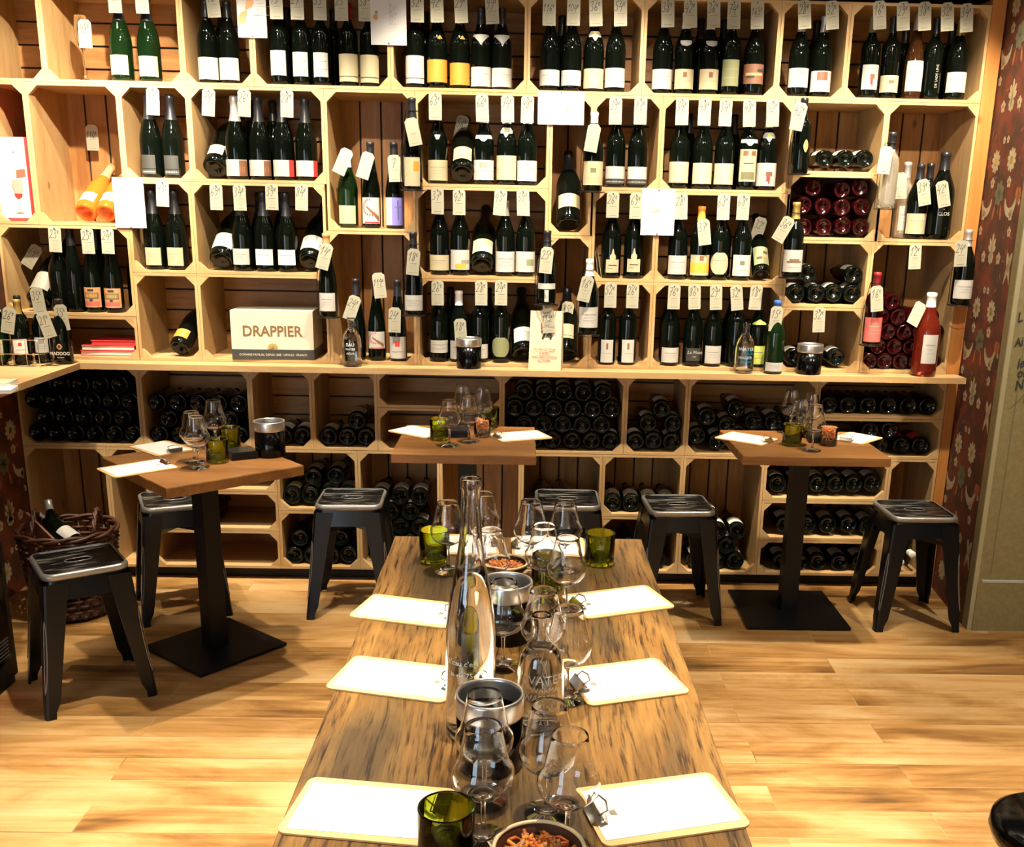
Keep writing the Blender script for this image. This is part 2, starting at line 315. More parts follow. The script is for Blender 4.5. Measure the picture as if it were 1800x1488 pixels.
# --- wallpaper with flowers, laid out in wall coordinates (s along the wall, z up)
def flowers(mb, O, d, s0, s1, z0, z1, nrm, off=.0006):
    def pl(poly, mn, k=1):
        n = len(poly)
        if any(not (s0 <= a <= s1 and z0 <= b <= z1) for a, b in poly): return
        mb.add([Vector((O[0]+d[0]*a+nrm[0]*off*k, O[1]+d[1]*a+nrm[1]*off*k, b)) for a, b in poly], [tuple(range(n))], mn)
    def leaf(cx, cz, ang, ln, wd, mn, k=1, r0=0):
        pts = []
        for t, ww in ((0, .15), (.35, .8), (.7, 1), (.92, .6), (1, 0), (.92, -.6), (.7, -1), (.35, -.8), (0, -.15)):
            a = r0+t*ln; pts.append((cx+a*cos(ang)-ww*wd/2*sin(ang), cz+a*sin(ang)+ww*wd/2*cos(ang)))
        pl(pts, mn, k)
    def daisy(cx, cz, R, n=10):
        for i in range(n): leaf(cx, cz, 2*pi*i/n+.2, R*.8, R*.42, 'wallflower', 1, R*.2)
        pl([(cx+R*.28*cos(t*pi/5), cz+R*.28*sin(t*pi/5)) for t in range(10)], 'gold', 2)
    def small(cx, cz, R):
        for i in range(5): leaf(cx, cz, 2*pi*i/5+.3, R, R*.8, 'wallflower')
        pl([(cx+R*.3*cos(t*pi/4), cz+R*.3*sin(t*pi/4)) for t in range(8)], 'walldull', 2)
    def hook(cx, cz, R, sg):
        for i in range(9):
            a0, a1 = pi*1.0+i*pi*.98/9, pi*1.0+(i+1)*pi*.98/9; wa, wb = .14+.30*sin(i*pi/9*.9), .14+.30*sin((i+1)*pi/9*.9)
            pl([(cx+sg*R*(1-wa)*cos(a0), cz+R*(1-wa)*sin(a0)), (cx+sg*R*cos(a0), cz+R*sin(a0)*1.15), (cx+sg*R*cos(a1), cz+R*sin(a1)*1.15), (cx+sg*R*(1-wb)*cos(a1), cz+R*(1-wb)*sin(a1))], 'wallflower')
    def lotus(cx, cz, R):
        for a, ln in ((90, 1.25), (60, 1.05), (120, 1.05), (30, .8), (150, .8), (-90, .8), (-65, .75), (-115, .75), (-40, .6), (-140, .6)):
            leaf(cx, cz, RD(a), R*ln, R*.36, 'wallflower')
        leaf(cx, cz, RD(90), R*.7, R*.2, 'gold', 2, R*.2)
    per = .56; sp = .40
    z = z0-.3
    k0 = int((s0-.2)/sp)-1
    while z < z1+.3:
        for k in range(k0, k0+9):
            cx = k*sp+.235
            lotus(cx, z+.02, .058)
            for sg in (-1, 1):
                small(cx+sg*.085, z+.0, .024); small(cx+sg*.16, z+.10, .02); leaf(cx+sg*.17, z-.09, RD(65 if sg > 0 else 115), .13, .03, 'wallflower')
                daisy(cx+sg*.085, z-.20, .045); small(cx+sg*.02, z-.125, .015)
                hook(cx+sg*.13, z-.34, .06, sg); small(cx+sg*.09, z+.28, .022); small(cx+sg*.15, z-.40, .022)
                leaf(cx+sg*.03, z+.20, RD(-75 if sg > 0 else -105), .06, .02, 'walldull', 1); leaf(cx+sg*.19, z+.20, RD(90), .06, .035, 'walldull')
            for i in range(7): leaf(cx, z+.24, 2*pi*i/7, .05, .03, 'wallgreen')
            for i in range(26):
                a = random.random()*sp-sp/2; b2 = random.random()*per-per/2
                leaf(cx+a, z+b2, random.random()*6.28, .03, .006, 'walldull' if i % 2 else 'wallgreen', .5)
        z += per
PR = Vector((1.80, -.41)); PB = Vector((1.878, .345)); L_ = (PB-PR).length; dd = (PB-PR)/L_
mb = MB(); nn = (-dd.y, dd.x)
mb.add([(PR.x, PR.y, 0), (PB.x, PB.y, 0), (PB.x, PB.y, 2.9), (PR.x, PR.y, 2.9), (PR.x+.15, PR.y, 0), (PB.x+.15, PB.y, 0), (PB.x+.15, PB.y, 2.9), (PR.x+.15, PR.y, 2.9)], [(0, 3, 2, 1), (4, 5, 6, 7), (0, 1, 5, 4), (3, 7, 6, 2), (1, 2, 6, 5), (0, 4, 7, 3)], 'wallpaper')
flowers(mb, (PR.x, PR.y), (dd.x, dd.y), .0, .43, .06, 2.85, nn)
struct(mb.build('wall_right'))
mb = MB(); mb.box(XL-.15, XL, -3.2, .345, 0, 2.95, 'wallpaper'); flowers(mb, (XL, 0), (0, 1), -3.1, .0, .05, .92, (1, 0)); struct(mb.build('wall_left'))
# olive panelled return wall to the right
mb = MB(); mb.box(1.80, 3.6, -.46, -.412, .0, 2.9, 'olive'); mb.box(1.797, 1.815, -.468, -.46, 0, 2.9, 'olivelight'); mb.box(1.862, 1.866, -.4605, -.46, .235, 2.9, 'wallgreen')
wr = struct(mb.build('wall_front_right'))
mb = MB(); mb.box(1.815, 3.6, -.472, -.46, .0, .205, 'olive'); mb.box(1.83, 3.6, -.473, -.458, .205, .212, 'white'); struct(mb.build('baseboard_right'))
for s, u, v, sz, sh in (('L', 1797, 560, .05, .3), ('Ai', 1792, 604, .045, .3), ('le vin', 1796, 641, .05, .4), ('on', 1796, 658, .05, .3), ('Nuits O', 1792, 680, .052, .35)):
    p = W(u, v, -.4625)
    t = text_obj(s, sz, 'ink', 'handwriting', wr, (p.x-.02, -.4615, p.z), (pi/2, RD(-14), 0), 'LEFT', .0003, .8, sh, .0012)
mb = MB(); p = W(1790, 710, -.4615); q = [(p.x-.01+a*.02, p.z+b*.02) for a, b in ((-1, -1), (0, .1), (.8, .9), (1.5, 2.0), (1.4, .2), (2.5, .5))]; ribbon(mb, q, .002, 'ink', -.4612); mb.build('handwriting', wr)
mb = MB(); mb.box(-2.3, 2.2, .0, .32, 2.40, 2.45, 'darkwall'); struct(mb.build('trim_1'))
mb = MB(); mb.box(XL, 1.80, .045, .06, 0, .052, 'matblack'); struct(mb.build('baseboard_back'))
# ================================================================ COUNTER, POST
CT = .955
mb = MB(); mb.box(XL+.003, 1.826, -.10, .30, CT-.024, CT, 'pine_x'); mb.v = mb.v
o = mb.build('worktop'); tag(o, 'long pale pine counter board running under the upper wine crates', 'counter')
mb = MB(); mb.box(XL+.003, -1.775, -1.5, -.1015, CT-.024, CT, 'pine_x')
o = mb.build('worktop'); tag(o, 'pine counter board along the left wall, carrying the wire basket', 'counter')
mb = MB(); mb.box(1.796, 1.838, .0, .29, .0, CT-.0245, 'post'); o = mb.build('post'); tag(o, 'orange pine upright under the right end of the counter', 'post')
mb = MB(); mb.box(1.782, 1.836, .0, .29, CT+.0005, 2.395, 'post'); o = mb.build('post'); tag(o, 'orange pine upright above the counter beside the flowered wallpaper', 'post')
# ================================================================ CRATES
CR = {}
CD = {}
TH = .0115
def crate(key, x0, x1, z0, z1, slat, desc, depth=.332):
    CR[key] = (x0, x1, z0, z1); CD[key] = desc
    r = empty('wine_crate', ((x0+x1)/2, 0, z0)); w_ = x1-x0; h = z1-z0; hx = w_/2; g = .0006
    fr = MB()
    fr.box(-hx+g, hx-g, 0, depth, g, TH, 'pine_x'); fr.box(-hx+g, hx-g, 0, depth, h-TH, h-g, 'pine_x')
    fr.box(-hx+g, -hx+TH, 0, depth, TH, h-TH, 'pine_z'); fr.box(hx-TH, hx-g, 0, depth, TH, h-TH, 'pine_z'); fr.build('frame', r)
    bk = MB()
    if slat == 'h':
        n = max(2, round(h/.083)); p = h/n
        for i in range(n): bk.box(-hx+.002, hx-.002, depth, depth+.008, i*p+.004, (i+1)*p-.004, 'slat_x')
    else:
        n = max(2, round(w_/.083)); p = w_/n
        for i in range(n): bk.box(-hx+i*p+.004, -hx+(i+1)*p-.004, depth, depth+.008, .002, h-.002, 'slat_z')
    bk.build('back_slats', r)
    c = min(.036, h*.2)
    for sx in (-1, 1):
        for sz in (0, 1):
            X = sx*(hx-TH); Z = TH if sz == 0 else h-TH; k = 1 if sz == 0 else -1
            poly = [(X, Z), (X-sx*c, Z), (X, Z+k*c)]
            if sx*k > 0: poly = poly[::-1]
            b = MB(); b.prism(poly, .022, 'pine_x', Matrix.Translation((0, .0008, 0)))
            b.build('corner_block', r)
    tag(r, 'pine wine crate, '+desc, 'wine crate', 'pine wine crates stacked along the back wall')
    return r
def xb(u, v): return W(u, v, 0).x
def zb(u, v): return W(u, v, 0).z
ZA, ZB, ZC, ZD, ZT = CT+.0005, 1.310, 1.666, 2.020, 2.372
SPLIT2, SPLITM = 1.488, 1.843
XA = [XL+.004]+[xb(u, 80) for u in (74.5, 319, 443.5, 686, 927, 1131, 1370, 1491.5)]+[1.781]
dA = ['top left corner of the wall', 'top row, holding the tagged stemmed glass', 'narrow, top row, left of the coast map', 'top row, between the two pinned sheets', 'top row, with two orange labels', 'top row, above the watercolour sheet', 'top row, with the brown art label', 'narrow, top row, second from right', 'top right corner of the wall']
for i in range(9): crate('A%d' % i, XA[i], XA[i+1], ZD, ZT, 'h', dA[i])
XB = [XL+.004]+[xb(52, 240), xb(214, 240), xb(335, 240), xb(571, 240), xb(730, 260), xb(966, 260), xb(1042, 260), xb(1162, 250), xb(1391, 260), xb(1559, 210), 1.781]
crate('B0', XB[0], XB[1], 1.489, ZD, 'v', 'around the red and white gift box')
crate('B1', XB[1], XB[2], 1.489, ZD, 'v', 'holding two orange bottles')
crate('B2', XB[2], XB[3], ZC, ZD, 'h', 'small, second row, around twin black bottles')
crate('B3', XB[3], XB[4], ZC, ZD, 'h', 'second row, four sparkling bottles')
crate('B4', XB[4], XB[5], 1.489, ZD, 'v', 'upright, with the blue art label')
crate('B5', XB[5], XB[6], ZC, ZD, 'h', 'second row, left of the watercolour')
crate('B6', XB[6], XB[7], 1.489, ZD, 'v', 'slim upright, under the watercolour')
crate('B7', XB[7], XB[8], ZC, ZD, 'h', 'small, second row, right of the watercolour')
crate('B8', XB[8], XB[9], ZC, ZD, 'h', 'second row, five bottles, tags 34 to 52')
crate('B9', XB[9], XB[10], 1.744, ZD, 'v', 'with three bottle ends, upper right')
XM1 = xb(1534, 420)
crate('B9b', XB[9]+.0, XM1+.018, 1.489, 1.744, 'v', 'filled with red rosé bottle ends')
crate('B10', XB[10], 1.781, 1.489, ZD, 'v', 'right, with the shadowed side board')
XC = [XL+.004, xb(230, 440), xb(342, 430), xb(575, 450), xb(732, 520), xb(963, 400), xb(1041, 400), xb(1152, 440), xb(1383, 420)]
crate('C0', XC[0], XC[1], 1.133, 1.4885, 'h', 'third row left, with orange picture labels')
crate('D0', XC[0], XC[1]-.001, ZA, 1.1325, 'h', 'low, around the red books')
crate('C1', XC[1], XC[2], ZB, ZC, 'h', 'small, third row, twin champagne bottles')
crate('D1', XC[1], XC[2], ZA, ZB, 'h', 'small, around a lone yellow label bottle')
crate('C2', XC[2], XC[3], ZB, ZC, 'h', 'third row, above the DRAPPIER carton')
crate('D2', XC[2], XC[3], ZA, ZB, 'h', 'holding the DRAPPIER carton')
crate('C4', XC[3], XC[4], ZA, 1.4885, 'v', 'upright, right of the DRAPPIER carton')
crate('C5', XC[4], XC[5], ZB, ZC, 'h', 'third row, middle of the wall')
crate('D5', XC[4], XC[5], ZA, ZB, 'h', 'on counter, middle, around round green label')
crate('C6', XC[5], XC[6], ZA, 1.4885, 'v', 'slim upright, behind the paper bag')
crate('C7', XC[6], XC[7], ZB, ZC, 'h', 'small, third row, twin flame labels')
crate('D7', XC[6], XC[7], ZA, ZB, 'h', 'small, on counter, twin narrow labels')
crate('C8', XC[7], XC[8], ZB, ZC, 'h', 'third row, with the orange band label')
crate('D8', XC[7], XC[8], ZA, ZB, 'h', 'on counter, behind the blue water bottle')
crate('B9c', XC[8], XM1, 1.2215, 1.4885, 'v', 'right, six black bottle ends')
crate('B9d', XC[8], XM1, ZA, 1.221, 'v', 'on counter, behind the right cooler')
crate('C10', XM1, 1.781, ZA, 1.4885, 'v', 'lower right, piled with rosé bottles')
# lower shelf of crates
ZE1, ZE0, ZF0 = .9305, .588, .0535
XE = [XL+.004, xb(248, 720), xb(441, 720), xb(549, 720), xb(663, 720), xb(882, 720), xb(1098, 740), xb(1207, 740), xb(1434, 730), 1.794]
dE = ['far left below counter', 'below counter behind the left glasses', 'small, below counter, left of middle', 'small, below counter, three labelled bottles', '', 'below counter, packed with bottle ends', 'small, below counter, six bottle ends', 'below counter, behind right table', '']
for i in range(9):
    if i in (4, 8):
        zm = .775 if i == 4 else .762
        crate('E%da' % i, XE[i], XE[i+1], zm, ZE1, 'h', 'low, empty, behind the middle glasses' if i == 4 else 'low, dark, below counter right end')
        crate('E%db' % i, XE[i], XE[i+1], ZE0, zm-.0005, 'h', 'low, behind the middle table left' if i == 4 else 'low, behind the right clipboard')
    else: crate('E%d' % i, XE[i], XE[i+1], ZE0, ZE1, 'h', dE[i])
XF = [XL+.004, xb(192, 850), xb(262, 860), xb(488, 870), xb(629, 840), xb(773, 842), xb(916, 842), xb(1059, 828), xb(1200, 842), xb(1342, 850), xb(1562, 833), 1.794]
ZE0b = ZE0-.0005
crate('F0', XF[0], XF[1], ZF0, ZE0b, 'v', 'bottom left, behind wicker basket')
crate('F1', XF[1], XF[2], ZF0, ZE0b, 'v', 'slim, behind the left rear stool')
for k, (a, b) in enumerate(((.40, ZE0b), (.225, .3995), (ZF0, .2245))):
    crate('G%d' % k, XF[2], XF[3], a, b, 'h', ['upper', 'middle', 'lowest'][k]+' of three behind left table leg')
crate('F2', XF[3], XF[4], .318, ZE0b, 'v', 'bottom, above left stool, labelled bottles')
crate('G2b', XF[3], XF[4], ZF0, .3175, 'h', 'bottom, behind the third stool legs')
crate('F3', XF[4], XF[5], ZF0, ZE0b, 'v', 'bottom, right of the third stool')
crate('F4', XF[5], XF[6], ZF0, ZE0b, 'v', 'bottom, behind the middle table leg')
crate('F5', XF[6], XF[7], ZF0, ZE0b, 'v', 'bottom, behind the fourth stool')
crate('F6', XF[7], XF[8], .313, ZE0b, 'v', 'bottom, four labelled bottles between stools')
crate('G6', XF[7], XF[8], ZF0, .3125, 'h', 'bottom, behind the fifth stool legs')
crate('F7', XF[8], XF[9], ZF0, ZE0b, 'v', 'bottom, right of the fifth stool')
for k, (a, b) in enumerate(((.396, ZE0b), (.216, .3955), (ZF0, .2155))):
    crate('H%d' % k, XF[9], XF[10], a, b, 'h', ['upper', 'middle', 'lowest'][k]+' of three behind right table')
crate('F9', XF[10], XF[11], ZF0, ZE0b, 'v', 'slim, bottom right, with white capped necks')
# plinth feet carry the lower crates
mb = MB(); mb.box(XL+.01, 1.79, .065, .28, 0, .052, 'matblack'); o = mb.build('plinth'); tag(o, 'black recessed plinth board beneath the bottom row of crates', 'plinth')
# ================================================================ BOTTLES
PROF = {
 'bu': [(0, .022), (.016, .014), (.029, .001), (.033, 0), (.0385, .005), (.0395, .02), (.0395, .150), (.0375, .172), (.031, .195), (.022, .218), (.0165, .238), (.0145, .258), (.0140, .280), (.0155, .282), (.0155, .294), (.0125, .296), (0, .296)],
 'bo': [(0, .022), (.014, .014), (.027, .001), (.031, 0), (.0362, .005), (.0370, .02), (.0370, .182), (.034, .200), (.022, .217), (.0155, .232), (.0142, .250), (.0140, .283), (.0155, .285), (.0155, .298), (.0125, .300), (0, .300)],
 'ch': [(0, .03), (.018, .022), (.031, .001), (.036, 0), (.0415, .006), (.0425, .02), (.0425, .135), (.040, .160), (.033, .190), (.0245, .215), (.018, .240), (.0155, .262), (.0150, .285), (.0175, .288), (.0175, .302), (.0145, .309), (0, .311)],
 'fl': [(0, .015), (.014, .008), (.027, .001), (.031, 0), (.0358, .005), (.0368, .02), (.0368, .125), (.034, .160), (.027, .200), (.0195, .240), (.0155, .275), (.0142, .300), (.0142, .316), (.0152, .317), (.0152, .328), (.012, .330), (0, .330)],
}
PROF['mg'] = [(r*1.28, z*1.14) for r, z in PROF['bu']]
PROF['fs'] = [(r*1.0, z*.955) for r, z in PROF['fl']]
PROF['hb'] = [(r*.93, z*.93) for r, z in PROF['bo']]
PROF['bs'] = [(r*1.02, z*.98) for r, z in PROF['bu']]
HT = {k: v[-1][1] for k, v in PROF.items()}
def rad_at(kind, z):
    p = PROF[kind][5:]
    for (r0, z0), (r1, z1) in zip(p, p[1:]):
        if z0 <= z <= z1 and z1 > z0: return r0+(r1-r0)*(z-z0)/(z1-z0)
    return p[0][0]
MC = {}
def body_mesh(kind, mn):
    k = ('b', kind, mn)
    if k not in MC:
        m_ = MB(); m_.lathe(PROF[kind], mn, 28); MC[k] = m_.mesh('wine_bottle')
    return MC[k]
def cap_mesh(kind, mn, frac):
    k = ('c', kind, mn, frac)
    if k not in MC:
        h = HT[kind]; z0 = h*(1-frac); pr = [(rad_at(kind, z0)+.0006, z0)]+[(r+.0006, z) for r, z in PROF[kind][6:-2] if z > z0+.001]+[(PROF[kind][-2][0], h+.0006), (0, h+.0008)]
        m_ = MB(); m_.lathe(pr, mn, 20); MC[k] = m_.mesh('capsule')
    return MC[k]
def patch(mb, kind, a0, a1, z0, z1, off, mn, nz=1, shape=None):
    na = max(2, int(abs(a1-a0)/.14)); vs_ = []; fs = []
    for j in range(nz+1):
        z = z0+(z1-z0)*j/nz; r = rad_at(kind, z)+off
        k = 1 if shape is None else shape(j/nz)
        for i in range(na+1):
            c = (a0+a1)/2; a = c+(a0+(a1-a0)*i/na-c)*k; vs_.append((r*sin(a), -r*cos(a), z))
    for j in range(nz):
        for i in range(na):
            b = j*(na+1)+i; fs.append((b, b+1, b+na+2, b+na+1))
    mb.add(vs_, fs, mn, True)
DEC = {
 'l': [(.2, .8, .62, .66, 'grey'), (.3, .7, .48, .50, 'grey'), (.25, .75, .34, .355, 'grey')],
 'bl': [(0, 1, .17, .2, 'ink')], 's': [(.42, .58, .58, .85, 'brownart'), (.2, .8, .40, .42, 'grey')],
 'm': [(.35, .65, .6, .9, 'grey'), (.15, .85, .42, .45, 'grey'), (.2, .8, .25, .27, 'grey')],
 'hp': [(.66, 1, 0, .95, 'brownart'), (.70, .85, .25, .6, 'peach'), (.05, .55, .35, .37, 'grey')],
 'hr': [(.78, 1, 0, 1, 'red'), (.1, .6, .35, .37, 'grey')], 'bv': [(.42, 1, 0, 1, 'violet'), (.66, .70, .2, .9, 'ink'), (.55, .82, .62, .68, 'ink')],
 'pk': [(.05, .16, .35, .95, 'pink'), (.10, .5, .86, .98, 'pink'), (.12, .40, .24, .38, 'pink'), (.4, .65, .42, .60, 'brownart'), (.6, .92, .2, .44, 'darkred'), (.82, 1, .05, .25, 'brownart')],
 'rs': [(.38, .62, .55, .78, 'red'), (.2, .8, .3, .33, 'grey')], 'fig': [(.45, .7, .42, .62, 'brownart'), (.48, .62, .2, .42, 'red'), (.55, .62, .1, .2, 'brownart')],
 'or': [(0, 1, .14, .62, 'orange'), (.42, .58, .72, .95, 'brownart')], 'pic': [(.15, .85, .06, .3, 'wallgreen'), (.2, .45, .8, .95, 'brownart'), (.6, .85, .8, .95, 'brownart'), (.25, .75, .55, .58, 'ink')],
 'hs': [(.2, .8, .42, .50, 'brownart'), (.3, .7, .50, .60, 'wallgreen'), (.25, .75, .2, .22, 'grey')], 'sq': [(.38, .6, .52, .72, 'wallgreen'), (.25, .75, .28, .30, 'grey')],
 'ru': [(.3, .75, .05, .3, 'orange'), (.55, .95, .3, .5, 'grey')], 'art': [(.15, .85, .42, .55, 'peach'), (.2, .5, .28, .42, 'ink'), (.6, .9, .6, .75, 'ink')],
 'pf': [(.1, .9, .08, .30, 'pink'), (.12, .88, .42, .74, 'wallgreen'), (.22, .78, .5, .68, 'orange'), (.35, .65, .8, .92, 'ink'), (.42, .58, .30, .42, 'ink')],
 'yd': [(.6, .95, .52, .85, 'yellow')], 'kn': [(.2, .8, .52, .60, 'ink'), (.15, .5, .3, .33, 'ink')], 'tx': [(.1, .9, .3, .34, 'grey'), (.1, .9, .62, .66, 'grey')], 'st': [(0, 1, -.45, -.12, 'grey')],
 'bk': [(0, 1, -.42, -.04, 'ink'), (.08, .92, -.28, -.18, 'white')], 'la': [(.3, .7, .55, .95, 'brownart')], 'dg': [(.55, .9, .3, .62, 'sage')], '': []}
DEC['pk'] = [(.50+.36*cos(a_*.33)-.03, .50+.36*cos(a_*.33)+.05, .62+.30*sin(a_*.33)-.04, .62+.30*sin(a_*.33)+.06, 'pink') for a_ in range(5, 16)]+[(.30+.05*a_, .37+.05*a_, .60-.045*a_, .68-.035*a_, 'brownart') for a_ in range(12)]+[(.2, .95, .02, .07, 'darkred')]
def label_mesh(kind, z0, z1, wd, mn, dec, rnd=False):
    k = ('l', kind, round(z0, 3), round(z1, 3), round(wd, 3), mn, dec, rnd)
    if k not in MC:
        r = rad_at(kind, (z0+z1)/2); am = math.asin(min(.97, wd/2/r)); m_ = MB()
        if rnd: patch(m_, kind, -am, am, z0, z1, .0006, mn, 10, lambda t: max(.05, math.sin(pi*(.06+.88*t))**.55))
        else: patch(m_, kind, -am, am, z0, z1, .0006, mn, max(1, int((z1-z0)/.02)))
        for d in dec.split('+'):
            for (u0, u1, v0, v1, c) in DEC[d]:
                patch(m_, kind, -am+2*am*u0, -am+2*am*u1, z0+(z1-z0)*v0, z0+(z1-z0)*v1, .0010, c)
        MC[k] = m_.mesh('label')
    return MC[k]
def neck_mesh(kind, style):
    k = ('n', kind, style)
    if k not in MC:
        m_ = MB(); h = HT[kind]; b = h*.60
        if style == 'V':
            patch(m_, kind, -1.2, 1.2, b+.012, b+.020, .0008, 'white', 2); patch(m_, kind, -1.0, 1.0, b-.018, b+.012, .0008, 'white', 5, lambda t: .08+.85*t**1.6)
        elif style == 'C':
            patch(m_, kind, -1.1, 1.1, b+.020, b+.042, .0008, 'white', 4, lambda t: 1-.5*abs(t-.4)); patch(m_, kind, -.35, .35, b+.006, b+.020, .0008, 'white', 3, lambda t: .2+.8*t); patch(m_, kind, -.25, .25, b+.022, b+.038, .0011, 'lime', 3)
        elif style == 'U': patch(m_, kind, -.75, .75, b-.005, b+.016, .0008, 'white', 5, lambda t: max(.1, math.sqrt(max(0, 1-(1-t)**2))))
        elif style == 'B': patch(m_, kind, -1.1, 1.1, b-.002, b+.012, .0008, 'white', 2); patch(m_, kind, -.5, .5, b-.012, b, .0008, 'white', 2, lambda t: .3+.7*t)
        elif style == 'd': patch(m_, kind, -.35, .35, b-.012, b+.006, .0008, 'white', 3, lambda t: .4+.6*t)
        elif style == 'o': patch(m_, kind, -.9, .9, b, b+.02, .0008, 'lime', 5, lambda t: max(.1, math.sin(pi*(.5+.5*t))))
        elif style == 'y': patch(m_, kind, .1, .7, b+.0, b+.013, .0008, 'yellow', 3, lambda t: 1-.8*t)
        MC[k] = m_.mesh('neck_label')
    return MC[k]
CN = {'white': 'white', 'cream': 'cream', 'yellow': 'amber yellow', 'sage': 'grey green', 'pink': 'pink', 'brownart': 'brown picture', 'lime': 'lime green', 'peach': 'orange picture', 'ink': 'black'}
DN = {'hp': 'white and brown', 'hr': 'white and red', 'bv': 'white and blue', 'pk': 'pink swirl', 'or': 'orange banded', 's': 'shield crested cream', 'rs': 'red square', 'fig': 'little figure', 'hs': 'house picture', 'ru': 'orange splash', 'kn': 'fist and candle', 'pf': 'orange framed'}
PXM = .00233   # metres per pixel at the crate fronts
def bottle(p, kind, lab=None, cap='darkfoil', mn='bottle', rot=(0, 0, 0), neck=None, capf=.26, label='', group=None, scale=1, name='wine_bottle'):
    o = link(name, body_mesh(kind, mn), None, p, rot); o.scale = (scale,)*3
    if cap: link('capsule', cap_mesh(kind, cap, capf), o)
    if lab:
        z0, z1, wd, c, d = lab[:5]
        link('label', label_mesh(kind, z0, z1, wd, c, d, len(lab) > 5 and lab[5]), o)
    if neck: link('neck_label', neck_mesh(kind, neck), o)
    tag(o, label, 'wine bottle', group)
    return o
